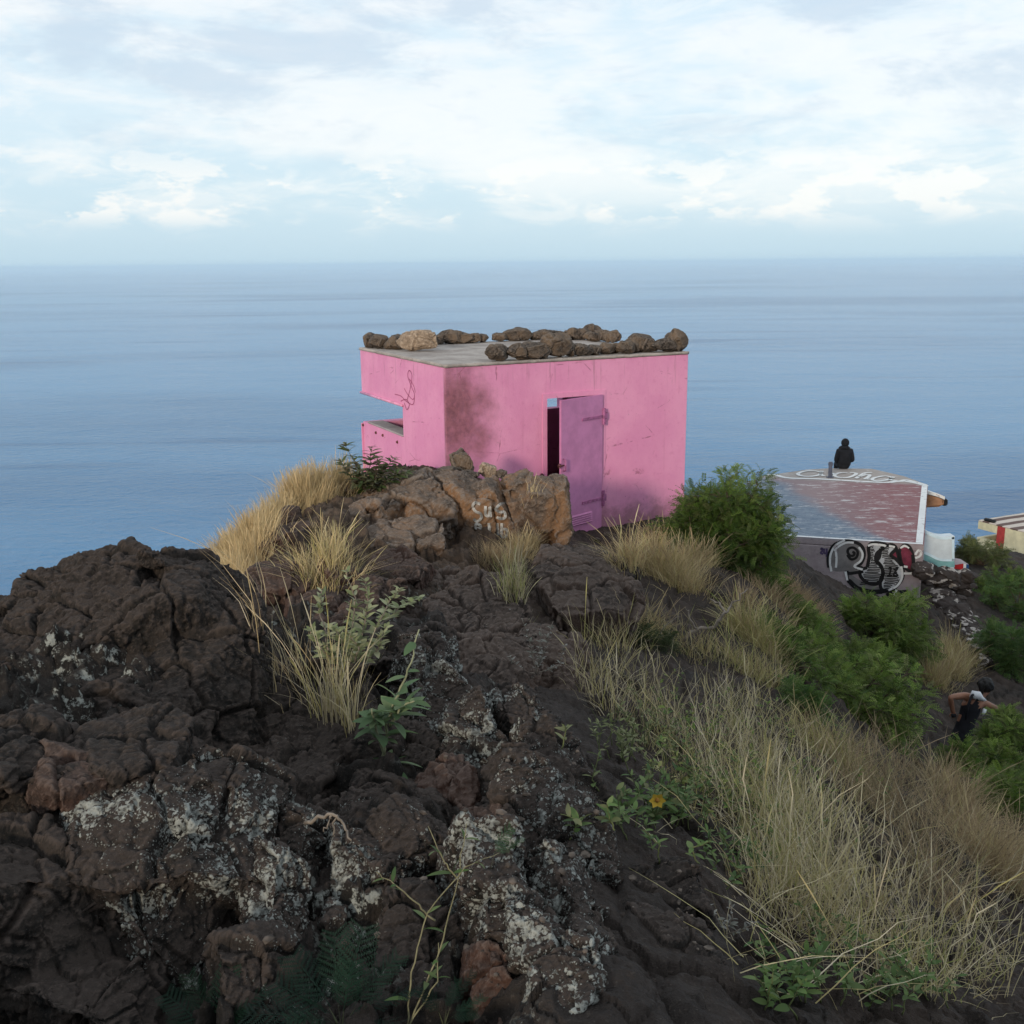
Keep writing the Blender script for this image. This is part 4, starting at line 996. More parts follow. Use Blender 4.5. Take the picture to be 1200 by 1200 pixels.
M_maroon = mat_paint('maroon_spray', (.20, .03, .06), .6, .2, .1)
M_greyfill = mat_paint('grey_spray', (.20, .19, .19), .6, .15, .1, 4)
M_silver = mat_paint('silver_spray', (.48, .50, .53), .5, .1, .1, 5)
M_purple = mat_paint('faded_purple_spray', (.075, .055, .12), .7, .2, .1)
graf = empty('graffiti_pillbox', AO + UZ * -2, 'low bunker with a worn blue and maroon painted roof and graffiti on its wall', 'bunker')
# roof outline: near edge, right edge, then a blunt three sided front
outl = [AO, AO + AU * ALU]
fpx = [(893, 557.5), (945, 550.2), (972, 548.6), (1022, 549.2), (1060, 558)]
pts2 = [Vector(AO), Vector(AO + AU * ALU)] + [PZ(x, y, AZ) for x, y in fpx] + [Vector(far_r)]
cen = sum(pts2, Vector()) / len(pts2)
def prism(bm, poly, z0, z1):
    lo = [bm.verts.new((p.x, p.y, z0)) for p in poly]; hi = [bm.verts.new((p.x, p.y, z1)) for p in poly]; n = len(poly)
    f1 = bm.faces.new(hi); f2 = bm.faces.new(lo[::-1])
    for i in range(n): bm.faces.new((lo[i], lo[(i + 1) % n], hi[(i + 1) % n], hi[i]))
    bmesh.ops.recalc_face_normals(bm, faces=bm.faces[:])
bm = bmesh.new(); prism(bm, pts2, AZ - .16, AZ)
bmesh.ops.bevel(bm, geom=[e for e in bm.edges if e.calc_face_angle(0) > .4], offset=.02, segments=2, affect='EDGES')
aroofo = under(link('roof', bm_mesh('roof', bm), [M_aroof, M_aconc], graf))
for p_ in aroofo.data.polygons: p_.material_index = 0 if p_.normal.z > .6 else 1
def inset(poly, d):
    c = cen; return [p + (Vector((c.x, c.y, p.z)) - p).normalized() * d for p in poly]
bm = bmesh.new(); prism(bm, inset(pts2, .06), AZ - 2.6, AZ - .155)
under(link('wall', bm_mesh('wall', bm), M_aconc, graf))
# raised wall flush with the near roof edge carries the graffiti
bm = bmesh.new(); boxes(bm, AO - UZ * 0, AU, AV, UZ, (.0, -.012, -2.6), (ALU, .13, -.165)); bmesh.ops.bevel(bm, geom=bm.edges[:], offset=.01, segments=1, affect='EDGES')
under(link('front_wall', bm_mesh('front_wall', bm), M_aconc, graf))
# white painted border and far line
bm = bmesh.new()
bd = lambda *ps: [PZ(x, y, AZ) for x, y in smooth_path(ps, 8)]
ribbon(bm, [AO + AU * .02 + AV * .07, AO + AU * (ALU - .1) + AV * .07], UZ, .11, .006)
e0, e1 = AO + AV * .145 + AU * .09, far_r + AU * .09 - AV * .05
ribbon(bm, [e0 + (e1 - e0) * t for t in np.linspace(0, 1, 8)], UZ, .15, .006)
ribbon(bm, bd((1086, 570), (1075, 566.8), (1062, 564.5), (1050, 564.4), (1040, 565.6), (1015, 564.8), (985, 563.0), (955, 561.4), (930, 560.8), (918, 559.5), (909, 556.9), (899, 556.6)), UZ, .16, .010)
ribbon(bm, bd((1085, 568.8), (1064, 563.2), (1056, 564.0)), UZ, .13, .014)
under(link('painted_border', bm_mesh('painted_border', bm), M_white, graf))
# the word aloha in loose script
word = [[(961,553.5),(953,552.3),(942,553.0),(935,555.8),(939,558.2),(950,558.8),(960,557.0),(963,553.0)], [(963,552.4),(962,556.6),(966,558.4)],
        [(972,559.4),(973,553.2),(972,551.8)],
        [(993,554.8),(985,554.6),(978,557.2),(982,560.0),(993,560.2),(1001,557.6),(1003,555.2),(996,554.2)], [(975,555.0),(980,556.5)],
        [(1022,554.4),(1014,554.8),(1008,558.0),(1003,561.2)], [(1006,559.4),(1014,557.0),(1019,557.2),(1017,560.0),(1014,562.0),(1020,562.0)],
        [(1045,559.6),(1036,558.4),(1025,560.4),(1022,562.8),(1029,564.2),(1040,562.8),(1046,560.2)], [(1047,559.4),(1043,562.6),(1051,563.8)]]
bm = bmesh.new()
for pth in word: ribbon(bm, bd(*pth), UZ, .11, .018)
under(link('lettering', bm_mesh('lettering', bm), M_white, graf))
# bubble letter graffiti: zoomed pixel coordinates -> the wall
def zp(x, y): return (960 + x / 6.667, 620 + y / 6.667)
WP = -AV * .012
def gw(pts, lift=0.0): return [PP(*zp(x, y), AO + WP, AV) for x, y in pts]
G = -AV
def gfill(name, pts, mat, lift, n=5):
    bm = bmesh.new(); fill(bm, gw(smooth_path(pts, n, True)[:-1]), G, lift); return under(link(name, bm_mesh(name, bm), mat, graf))
def gstroke(name, paths, w, mat, lift, n=6):
    bm = bmesh.new()
    for pth in paths: ribbon(bm, gw(smooth_path(pth, n)), G, w, lift)
    return under(link(name, bm_mesh(name, bm), mat, graf))
P1 = [(82,300),(78,215),(110,140),(180,95),(260,95),(330,130),(352,195),(330,262),(285,300),(340,300),(345,330),(240,345),(215,330),(130,330)]
S1 = [(375,300),(390,215),(385,150),(400,115),(450,105),(520,120),(500,150),(450,190),(445,250),(490,300),(490,390),(440,430),(370,415),(322,365),(325,320)]
S2 = [(480,150),(560,120),(600,150),(560,200),(600,235),(650,300),(650,380),(600,450),(540,480),(485,465),(478,400),(500,340),(470,270),(450,250),(470,215)]
L4 = [(625,175),(660,125),(700,135),(730,200),(735,300),(715,330),(670,300),(640,260)]
gfill('graffiti_letter', P1, M_greyfill, .004); gfill('graffiti_letter', S1, M_silver, .005); gfill('graffiti_letter', S2, M_silver, .006)
gfill('graffiti_letter', L4, M_maroon, .004); gfill('graffiti_letter', [(555,195),(600,150),(622,230),(605,245)], M_maroon, .0075)
gfill('graffiti_letter', [(225,345),(320,400),(400,440),(480,455),(470,480),(360,470),(270,430)], M_greyfill, .004)
gstroke('graffiti_outline', [P1[:9] + [P1[9]], P1[10:13], S1 + [S1[0]], S2 + [S2[0]], L4 + [L4[0]], [(545,130),(600,150),(628,250)], [(215,325),(225,395),(300,455),(420,490),(520,485),(580,470),(650,385)],
                             [(445,250),(490,300),(490,390),(440,430)]], .075, M_black, .012)
gstroke('graffiti_outline', [[(220,200),(250,235),(290,220),(300,175),(270,145),(235,150),(222,175),(240,205),(268,205),(275,185),(258,178)]], .06, M_black, .013)
gstroke('graffiti_outline', [[(230,400),(300,462),(400,488),(490,487)], [(82,300),(78,215),(110,140),(150,110)], [(605,495),(690,492)], [(525,520),(575,505)]], .11, M_black, .0115)
gstroke('graffiti_highlight', [[(95,330),(85,260),(92,190),(130,125),(200,85)], [(120,170),(150,135),(210,105),(270,105)], [(130,160),(135,240),(130,300)], [(310,140),(338,190),(325,245),(275,290),(340,315)], [(205,330),(220,400)],
                               [(380,130),(420,118),(500,125),(520,135)], [(545,130),(590,140)], [(635,150),(665,130),(700,150)], [(660,345),(720,345),(760,335),(800,350)], [(660,290),(690,295)],
                               [(750,200),(775,165),(795,180),(785,210),(750,225)], [(540,475),(610,440),(648,370),(640,290)], [(605,470),(590,520)], [(790,265),(782,268)]], .05, M_white, .017)
hat = []
rg = random.Random(3)
for y in range(130, 430, 13):
    x0, x1 = 385 - (max(0, y - 250) * .35), 440 + max(0, min(48, (y - 230) * .6))
    hat.append([(x0 + rg.uniform(-8, 22), y + rg.uniform(-2, 2)), ((x0 + x1) / 2, y - 3 + rg.uniform(-3, 3)), (x1 - rg.uniform(0, 25), y + 2)])
for y in range(140, 470, 13):
    x0, x1 = (485 if y < 230 else 500), 570 + max(0, min(70, (y - 210) * .9)) - max(0, y - 400) * .9
    hat.append([(x0 + rg.uniform(0, 15), y + rg.uniform(-2, 2)), ((x0 + x1) / 2, y - 4), (x1 - rg.uniform(5, 40), y + 3)])
gstroke('graffiti_hatching', hat, .024, M_black, .0165, 3)
gstroke('graffiti_number', [[(540,310),(560,300),(548,360)], [(530,362),(570,358)], [(580,315),(612,305),(590,335),(582,365),(612,360),(590,335)]], .04, M_black, .019)
gstroke('graffiti_tag', [[(10,160),(22,150),(25,170),(12,185),(30,195)], [(40,150),(38,185),(60,188)], [(58,150),(60,215)]], .045, M_purple, .006)
gstroke('graffiti_tag', [[(640,160),(680,150),(720,200)], [(745,300),(730,350)], [(700,290),(735,330)]], .05, M_maroon, .0185)
# eave of the seaward lookout showing past the right roof edge
e = [PY(1076, 577, 30.0), PY(1100, 583.2, 29.8), PY(1107, 586.5, 29.7), PY(1106, 591, 29.7), PY(1100, 594, 29.8), PY(1076, 595, 30.0)]
bm = bmesh.new(); fr = [bm.verts.new(p) for p in e]; bk = [bm.verts.new(p + Vector((-.3, 1.5, .0))) for p in e]
bm.faces.new(fr); bm.faces.new(bk[::-1])
for i in range(6): bm.faces.new((fr[i], bk[i], bk[(i + 1) % 6], fr[(i + 1) % 6]))
bmesh.ops.recalc_face_normals(bm, faces=bm.faces[:])
under(link('lookout_eave', bm_mesh('lookout_eave', bm), mat_paint('ochre_paint', (.30, .155, .085), .6, .12, .2), graf))
bm = bmesh.new(); pth = [e[0] + UZ * .012, e[1] + UZ * .01, e[2] + UZ * .0]
for q in ((0, 1), (1, 2)):
    a, c = e[q[0]] + UZ * .02, e[q[1]] + UZ * .02
    f = [bm.verts.new(x) for x in (a, c, c + Vector((-.3, 1.5, 0)), a + Vector((-.3, 1.5, 0)))] + [bm.verts.new(x + UZ * .09) for x in (a, c, c + Vector((-.3, 1.5, 0)), a + Vector((-.3, 1.5, 0)))]
    for w_ in ((3, 2, 1, 0), (4, 5, 6, 7), (0, 1, 5, 4), (1, 2, 6, 5), (2, 3, 7, 6), (3, 0, 4, 7)): bm.faces.new([f[i] for i in w_])
under(link('eave_cap', bm_mesh('eave_cap', bm), M_white, graf))
bm = bmesh.new(); c_ = (e[2] + e[3] + e[4] + e[1]) / 4
boxes(bm, c_, Vector((1, 0, 0)), Vector((0, 1, 0)), UZ, (.02, -.06, -.10), (.17, .3, .10)); bmesh.ops.bevel(bm, geom=bm.edges[:], offset=.03, segments=2, affect='EDGES')
under(link('eave_end', bm_mesh('eave_end', bm), M_black, graf))
# post standing on that roof
pp = PZ(972.5, 559.5, AZ); bm = bmesh.new()
tube(bm, [pp - UZ * .02, pp + UZ * .36], .055, 10); tube(bm, [pp + UZ * .36, pp + UZ * .44], .07, 10); tube(bm, [pp + UZ * .44, pp + UZ * .46], .05, 10); tube(bm, [pp + UZ * -.01, pp + UZ * .02], .11, 10)
me = bm_mesh('metal_post', bm, False); V, _ = get_np(me); V -= np.array(pp, np.float32); me.vertices.foreach_set('co', V.ravel())
tag(link('metal_post', me, mat_paint('grey_blue_pipe', (.09, .10, .14), .5, .2), None, pp), 'short dark pipe post standing in the middle of the white lettering', 'post')

# ---- white painted wall right of it, with a teal wave
YW = 24.6
tl, tr, br, bl = PY(1083, 621, YW), PY(1118.7, 628.5, YW), PY(1118.7, 666, YW), PY(1083, 664.5, YW)
top = [PY(x, y, YW) for x, y in smooth_path([(1083, 621), (1090, 624.5), (1098, 627.6), (1106, 629), (1113, 628.6), (1118.7, 628.2)], 5)]
wallr = empty('painted_wall', (tl + br) / 2 - UZ * .8, 'white concrete wall with a teal wave band beside the graffiti bunker', 'wall')
bm = bmesh.new(); poly = [bl - UZ * .5, br - UZ * .5] + top[::-1]
def plate(bm, poly, n, th):
    a = [bm.verts.new(p) for p in poly]; b_ = [bm.verts.new(p + n * th) for p in poly]; k = len(poly)
    bm.faces.new(a); bm.faces.new(b_[::-1])
    for i in range(k): bm.faces.new((a[i], b_[i], b_[(i + 1) % k], a[(i + 1) % k]))
    bmesh.ops.recalc_face_normals(bm, faces=bm.faces[:])
FW = Vector((0, 1, 0))
plate(bm, poly, FW, .28)
under(link('wall_slab', bm_mesh('wall_slab', bm), mat_paint('chalky_white_paint', (.60, .66, .70), .6, .06, .2, 3), wallr))
bm = bmesh.new()
wave = [PY(x, y, YW) for x, y in smooth_path([(1083, 648.5), (1090, 651.5), (1098, 655.5), (1106, 657.2), (1118.4, 657)], 6)]
fill(bm, wave + [br + UZ * .03, bl + UZ * .02], -FW, .005)
under(link('teal_wave', bm_mesh('teal_wave', bm), mat_paint('teal_paint', (.20, .40, .40), .6, .08, .1, 5), wallr))
bm = bmesh.new(); ribbon(bm, [p + UZ * .02 for p in wave], -FW, .06, .009); ribbon(bm, [p - UZ * .04 for p in top], -FW, .06, .009); ribbon(bm, [tr + Vector((-.04, 0, -.02)), PY(1117, 657, YW)], -FW, .06, .009)
under(link('painted_line', bm_mesh('painted_line', bm), mat_paint('ice_blue_paint', (.62, .76, .84), .6, .05), wallr))
# ---- red, white and blue painted block
YB = 25.4
bx = [(1118.5, 662), (1129, 660.4), (1132.2, 661), (1135.3, 661.5)]
by = [(1117.5, 671), (1128, 681), (1131, 684), (1135.0, 683)]
blk = empty('striped_wall_block', PY(1126, 684, YB), 'small wall block painted in red, white and blue stripes above the stone wall', 'wall')
bm = bmesh.new(); plate(bm, [PY(*p, YB) for p in bx] + [PY(x, y + 8, YB) for x, y in by[::-1]], FW, .5)
under(link('block', bm_mesh('block', bm), M_aconc, blk))
for k, (nm, mt) in enumerate((('red_stripe', mat_paint('red_paint', (.36, .018, .02), .5, .1)), ('white_stripe', M_white), ('blue_stripe', mat_paint('blue_paint', (.02, .07, .20), .5, .1)))):
    bm = bmesh.new(); fill(bm, [PY(*bx[k], YB), PY(*bx[k + 1], YB), PY(*by[k + 1], YB), PY(*by[k], YB)], -FW, .006)
    under(link(nm, bm_mesh(nm, bm), mt, blk))
bm = bmesh.new(); ribbon(bm, [PY(x, y, YB) for x, y in ((1116.5, 672), (1128, 683), (1136, 696))], -FW, .14, .012)
under(link('white_edge', bm_mesh('white_edge', bm), mat_paint('dirty_white', (.42, .38, .37), .7, .2), blk))

# ---- dry stone wall of dark stones dabbed with white paint
def mat_dab():
    m, nt, b = new_mat('dark_stone_with_white_dabs'); p = pos(nt)
    n = noise(nt, p, 5, 6, .65); c = mix(nt, n, (.022, .018, .017), (.075, .058, .052))
    d = ramp(nt, noise(nt, pos(nt, (1, 1, 2.2)), 2.6, 4, .55, .6), .575, .60)
    c = mix(nt, math_(nt, 'MULTIPLY', d, .9), c, (.42, .38, .35)); nt.links.new(c, b.inputs['Base Color']); bump(nt, b, n, .7, .03); return m
M_dab = mat_dab()
dabs = []
for k in range(4):
    me = rock_mesh('wall_stone', [((0, 0, 0), (.5, .45, .4), (0, .3 * k, k), .65)], .05, facet=.6, amp=.6, seed=300 + 7 * k); me.materials.append(M_dab); dabs.append(me)
stones_px = []
for (x0, y0, Y0), (x1, y1, Y1), n, rows in (((1082, 669, 23.9), (1128, 676, 24.9), 6, 3), ((1096, 690, 23.4), (1146, 742, 20.8), 8, 2), ((1120, 705, 22.6), (1147, 760, 20.2), 5, 2)):
    for i in range(n):
        for r_ in range(rows):
            t = (i + .5 * (r_ % 2)) / max(1, n - 1)
            stones_px.append((x0 + (x1 - x0) * t + rg.uniform(-3, 3), y0 + (y1 - y0) * t + r_ * 9 + rg.uniform(-2, 2), Y0 + (Y1 - Y0) * t - .12 * r_))
for i, (px, py, Y) in enumerate(stones_px):
    p = surf(px, py); p = p if 17 < p.y < 27 else PY(px, py, Y); p = p - ray(px, py) * .12; s = rg.uniform(.44, .66)
    o = link('wall_stone', dabs[i % 4], None, None, p); o.scale = (s, s * .9, s * .66); o.rotation_euler = (rg.uniform(-.2, .2), rg.uniform(-.2, .2), rg.uniform(0, 6.3))
    tag(o, 'dark stone dabbed with white paint in the tumbled wall beside the graffiti', 'stone', 'stones of the tumbled painted wall')

# ------------------------------------------------------------------ cream pillbox far down the ridge
CZ = -11.0
cfar, cnear = PZ(1146.7, 609.5, CZ), PZ(1200, 623.0, CZ)
cdir = (cfar - cnear).normalized(); CV = Vector((cdir.x, cdir.y, 0)).normalized(); CU = Vector((CV.y, -CV.x, 0))
CLV = 5.2; CO = Vector((cfar.x, cfar.y, 0)) - CV * CLV; CO.z = CZ - 2.55
def on_cream(px, py): p = PP(px, py, CO, CU) - CO; return p.dot(CV), p.z
cs0, cs1 = on_cream(1154, 631.8)[1], on_cream(1152, 621)[1]; csv = on_cream(1177, 630)[0]
print('cream', cs0, cs1, csv, (cfar - cnear).length, cfar)
M_cream = mat_paint('cream_paint', (.66, .60, .40), .6, .08, .2, 2)
cream = empty('cream_pillbox', CO, 'cream painted pillbox with a red stripe and a slit at the right edge', 'bunker')
under(link('wall', pillbox_walls(CO, CU, CV, 4.2, CLV, (1.5, 2.4, 2.0), csv, cs0, cs1, 2.49, zb=-2.0), M_cream, cream))
me = rough_slab('roof', CO, CU, CV, (4.2, CLV), 2.492, 2.56, .02, .12, 8)
def mat_croof():
    m, nt, b = new_mat('striped_roof_paint'); p = pos(nt, (1, 1, 1), (0, 0, -math.atan2(CV.y, CV.x)))
    w = nt.nodes.new('ShaderNodeTexWave'); w.wave_type = 'BANDS'; w.bands_direction = 'X'; nt.links.new(p, w.inputs[0]); w.inputs['Scale'].default_value = .32; w.inputs['Distortion'].default_value = 1.2; w.inputs['Detail'].default_value = 2
    n = noise(nt, p, 3, 6, .7)
    c = mix(nt, ramp(nt, w.outputs['Fac'], .4, .5), (.13, .085, .075), (.55, .48, .42)); c = mix(nt, ramp(nt, n, .6, .7), c, (.08, .06, .05))
    nt.links.new(c, b.inputs['Base Color']); return m
under(link('roof', me, mat_croof(), cream))
bm = bmesh.new(); v0, v1 = on_cream(1168.8, 620)[0], on_cream(1178, 620)[0]
boxes(bm, CO, CU, CV, UZ, (-.008, min(v0, v1), .3), (.05, max(v0, v1), 2.488))
under(link('red_stripe', bm_mesh('red_stripe', bm), mat_paint('brick_red_paint', (.42, .05, .045), .6, .1), cream))
bm = bmesh.new(); q = Vector((cfar.x, cfar.y, CZ + .02)) - CV * .55 + CU * .2
boxes(bm, q, CV, CU, UZ, (-.45, -.15, 0), (.3, .15, .16)); bmesh.ops.bevel(bm, geom=bm.edges[:], offset=.06, segments=2, affect='EDGES')
me = bm_mesh('roof_tile', bm, True); V, _ = get_np(me); V -= np.array(q, np.float32); me.vertices.foreach_set('co', V.ravel())
tag(link('roof_bag', me, M_black, None, q), 'dark bundle lying on the corner of the cream roof', 'bundle')

# ------------------------------------------------------------------ people
def skin_body(name, J, E, R, mats, bone_mat, sub=2):
    """J joints {name: Vector}, E edges, R radii; bone_mat(edge)->material index; one continuous mesh"""
    names = list(J); idx = {n: i for i, n in enumerate(names)}
    me = bpy.data.meshes.new(name); me.from_pydata([tuple(J[n]) for n in names], [(idx[a], idx[b]) for a, b in E], [])
    ob = bpy.data.objects.new('temporary', me); COL.objects.link(ob)
    ob.modifiers.new('skin', 'SKIN')
    for i, n in enumerate(names):
        r = R[n]; ob.data.skin_vertices[0].data[i].radius = (r, r) if not isinstance(r, tuple) else r
        ob.data.skin_vertices[0].data[i].use_root = (i == 0)
    s = ob.modifiers.new('sub', 'SUBSURF'); s.levels = s.render_levels = sub
    res = evaluated(ob); bpy.data.objects.remove(ob); bpy.data.meshes.remove(me); res.name = name
    for m in mats: res.materials.append(m)
    ed = [(J[a], J[b], bone_mat((a, b)), (R[a] if not isinstance(R[a], tuple) else R[a][0])) for a, b in E]
    for p in res.polygons:
        c = p.center; best = None
        for a, b, mi, r in ed:
            ab = b - a; t = max(0, min(1, (c - a).dot(ab) / max(ab.dot(ab), 1e-9))); d = (c - a - ab * t).length - r * .4
            if best is None or d < best[0]: best = (d, mi)
        p.material_index = best[1]; p.use_smooth = True
    return res
def hand_bones(J, E, R, wrist, root, dirv, side, palmn, k, curl=.5):
    """palm and five unequal bent fingers"""
    d = Vector(dirv).normalized(); n = Vector(palmn).normalized(); s = d.cross(n).normalized() * side
    J[k + 'palm'] = wrist + d * .075; R[k + 'palm'] = (.036, .018); E.append((root, k + 'palm'))
    for i, (off, L) in enumerate(((-.030, .075), (-.010, .085), (.011, .080), (.030, .062))):
        b0 = wrist + d * .085 + s * off; m = b0 + (d * .8 - n * curl * .5).normalized() * L * .5; t = m + (d * .5 - n * curl).normalized() * L * .45
        for q, (nm, pos_) in enumerate((('a', b0), ('b', m), ('c', t))):
            J[k + str(i) + nm] = pos_; R[k + str(i) + nm] = (.0095, .0085, .007)[q]
        E += [(k + 'palm', k + str(i) + 'a'), (k + str(i) + 'a', k + str(i) + 'b'), (k + str(i) + 'b', k + str(i) + 'c')]
    a0 = wrist + d * .03 - s * .032; a1 = a0 + (d * .6 - s * .7).normalized() * .04; a2 = a1 + (d * .9 - s * .2 - n * .2).normalized() * .032
    for nm, p_, r_ in (('ta', a0, .013), ('tb', a1, .011), ('tc', a2, .009)): J[k + nm] = p_; R[k + nm] = r_
    E += [(k + 'palm', k + 'ta'), (k + 'ta', k + 'tb'), (k + 'tb', k + 'tc')]
M_skin = mat_paint('brown_skin', (.24, .115, .072), .5, .08, .05, 8)
M_hair = mat_paint('black_hair', (.010, .008, .007), .5, .3, .6, 60)
M_jacket = mat_paint('black_jacket_cloth', (.010, .011, .015), .9, .15, .3, 9)
M_trouser = mat_paint('dark_trouser_cloth', (.016, .017, .022), .9, .15, .3, 12)
M_top = mat_paint('black_tank_cloth', (.010, .010, .014), .85, .15, .3, 12)
M_scarf = mat_paint('white_cloth', (.62, .64, .67), .85, .06, .4, 14)
def face_bits(head, fwd, up, par, skinm):
    r = fwd.cross(up).normalized()
    for s in (-1, 1):
        bm = bmesh.new(); bmesh.ops.create_icosphere(bm, subdivisions=2, radius=.013, matrix=Matrix.Translation(head + fwd * .088 + r * .032 * s + up * .01)); under(link('eye', bm_mesh('eye', bm, True), M_black, par))
        bm = bmesh.new(); bmesh.ops.create_icosphere(bm, subdivisions=2, radius=1, matrix=Matrix.LocRotScale(head + r * .082 * s, None, (.014, .022, .033))); under(link('ear', bm_mesh('ear', bm, True), skinm, par))
    bm = bmesh.new(); bmesh.ops.create_cone(bm, segments=10, radius1=.02, radius2=.008, depth=.05, cap_ends=True, matrix=Matrix.Translation(head + fwd * .10 - up * .015)); under(link('nose', bm_mesh('nose', bm, True), skinm, par))
    bm = bmesh.new(); boxes(bm, head + fwd * .085 - up * .055, r, fwd, up, (-.026, 0, -.006), (.026, .012, .006)); under(link('mouth', bm_mesh('mouth', bm, True), mat_paint('lips', (.2, .07, .06)), par))

# person sitting on the roof edge, back towards the viewer
sp = PZ(988.5, 549.6, AZ)
def frontedge(p): return p
F_ = AV.copy(); F_.z = 0; F_ = Vector((.06, 1, 0)).normalized(); Rt = Vector((F_.y, -F_.x, 0))
B = Vector((sp.x, sp.y, AZ)) - F_ * .04
def at(f, r, u): return B + F_ * f + Rt * r + UZ * u
J, E, R = {}, [], {}
def jj(n, p, r): J[n] = p; R[n] = r
jj('pelvis', at(0, 0, .14), (.19, .15)); jj('belly', at(-.02, 0, .30), (.185, .15)); jj('chest', at(.0, 0, .47), (.20, .15)); jj('upper', at(.03, 0, .58), (.17, .12)); jj('neck', at(.06, 0, .67), .075); jj('head', at(.09, .01, .76), (.088, .10)); jj('crown', at(.10, .01, .86), (.075, .085))
E += [('pelvis','belly'),('belly','chest'),('chest','upper'),('upper','neck'),('neck','head'),('head','crown')]
for s, k in ((-1, 'l'), (1, 'r')):
    jj(k+'sh', at(.03, .185 * s, .56), .085); jj(k+'el', at(.0, .255 * s, .27), .068); jj(k+'wr', at(.24, .16 * s, .20), .045)
    jj(k+'hip', at(.08, .10 * s, .10), .11); jj(k+'kn', at(.46, .13 * s, .12), .075); jj(k+'an', at(.50, .12 * s, -.32), .055); jj(k+'he', at(.52, .12 * s, -.38), .05); jj(k+'toe', at(.68, .13 * s, -.40), .04)
    E += [('upper', k+'sh'), (k+'sh', k+'el'), (k+'el', k+'wr'), ('pelvis', k+'hip'), (k+'hip', k+'kn'), (k+'kn', k+'an'), (k+'an', k+'he'), (k+'he', k+'toe')]
    hand_bones(J, E, R, at(.24, .16 * s, .20), k+'wr', F_ * .9 - Rt * s * .3 + UZ * -.1, s, UZ, k+'h', .4)
def bmat(e):
    a, b = e
    if b[0] in 'lr' and b[1:2] == 'h' and b not in ('lhip', 'rhip', 'lhe', 'rhe'): return 1
    if b in ('head', 'crown'): return 1
    if b[1:] in ('hip', 'kn', 'an'): return 2
    if b[1:] in ('he', 'toe'): return 3
    return 0
pbase = B
sitter = link('person', skin_body('person', J, E, R, [M_jacket, M_skin, M_trouser, M_black], bmat), None)
Vv, _ = get_np(sitter.data); Vv -= np.array(B, np.float32); sitter.data.vertices.foreach_set('co', Vv.ravel()); sitter.data.update(); sitter.location = B
tag(sitter, 'person in a black hooded jacket sitting on the far roof edge facing the sea', 'person')
# hood (up, with its bunched collar) and the loose back of the jacket
bm = bmesh.new()
hm = Matrix.LocRotScale(at(.075, .01, .80), Matrix.Rotation(.15, 3, 'X').to_quaternion(), (.118, .128, .135)); bmesh.ops.create_icosphere(bm, subdivisions=3, radius=1, matrix=hm)
bmesh.ops.delete(bm, geom=[v for v in bm.verts if (v.co - at(.075, .01, .80)).dot(F_) > .085], context='VERTS')
under(link('hood', bm_mesh('hood', bm, True), M_jacket, sitter))
bm = bmesh.new()
ring = [at(.04 + .10 * math.cos(t), .125 * math.sin(t) - .015, .655 + .02 * math.sin(2 * t + 1)) for t in np.linspace(0, math.tau, 17)]
tube(bm, ring, .05, 8, False)
under(link('collar', bm_mesh('collar', bm, True), M_jacket, sitter))
face_bits(at(.09, .01, .77), F_, UZ, sitter, M_skin)

# person climbing through the bushes: black tank top, white cloth on the neck
Yp = 14.7
def q(px, py, dy=0.0): return PY(px, py, Yp + dy)
J, E, R = {}, [], {}
hipp = q(1127, 862)
jj('pelvis', hipp, (.155, .125)); jj('belly', q(1131, 848, .06), (.135, .11)); jj('chest', q(1137, 833, .10), (.155, .12)); jj('upper', q(1142, 822, .13), (.12, .10)); jj('neck', q(1149, 815, .18), .055)
jj('head', q(1154.5, 809, .24), (.082, .10)); jj('crown', q(1156, 803.5, .28), (.075, .085))
E += [('pelvis','belly'),('belly','chest'),('chest','upper'),('upper','neck'),('neck','head'),('head','crown')]
jj('lsh', q(1131, 815, .14), .062); jj('lel', q(1113.5, 817, .0), .047); jj('lwr', q(1116.5, 833, .05), .034)
jj('rsh', q(1151, 823, .08), .066); jj('rel', q(1166, 829.5, .16), .047); jj('rwr', q(1177.5, 835.5, .30), .033)
E += [('upper','lsh'),('lsh','lel'),('lel','lwr'),('upper','rsh'),('rsh','rel'),('rel','rwr')]
hand_bones(J, E, R, J['lwr'], 'lwr', q(1119, 840, .06) - J['lwr'], -1, Vector((0, -1, 0)), 'lh', .5)
hand_bones(J, E, R, J['rwr'], 'rwr', J['rwr'] - J['rel'], 1, UZ, 'rh', .6)
gz = lambda p: float(hz(np.float64(p.x), np.float64(p.y)))
for s, k in ((-1, 'l'), (1, 'r')):
    h0 = hipp + Vector((.09 * s, .0, -.04)); kn = h0 + Vector((.10 + .03 * s, .22 if s > 0 else .05, -.36)); an_ = Vector((h0.x + .10 * s, h0.y + (.15 if s > 0 else -.15), 0)); an_.z = h0.z - .80
    jj(k+'hip', h0, .10); jj(k+'kn', kn, .068); jj(k+'an', an_, .045); jj(k+'he', an_ + Vector((0, -.03, -.05)), .042); jj(k+'toe', an_ + Vector((.06, .15, -.06)), .036)
    E += [('pelvis', k+'hip'), (k+'hip', k+'kn'), (k+'kn', k+'an'), (k+'an', k+'he'), (k+'he', k+'toe')]
def bmat2(e):
    a, b = e
    if b in ('lsh', 'rsh', 'neck', 'head', 'crown') or b[1:] in ('el', 'wr') or (b[0] in 'lr' and b[1:2] == 'h' and b[1:] not in ('hip', 'he')): return 1
    if b[1:] in ('hip', 'kn', 'an'): return 2
    if b[1:] in ('he', 'toe'): return 3
    return 0
climber = link('person', skin_body('person', J, E, R, [M_top, M_skin, M_trouser, M_black], bmat2), None)
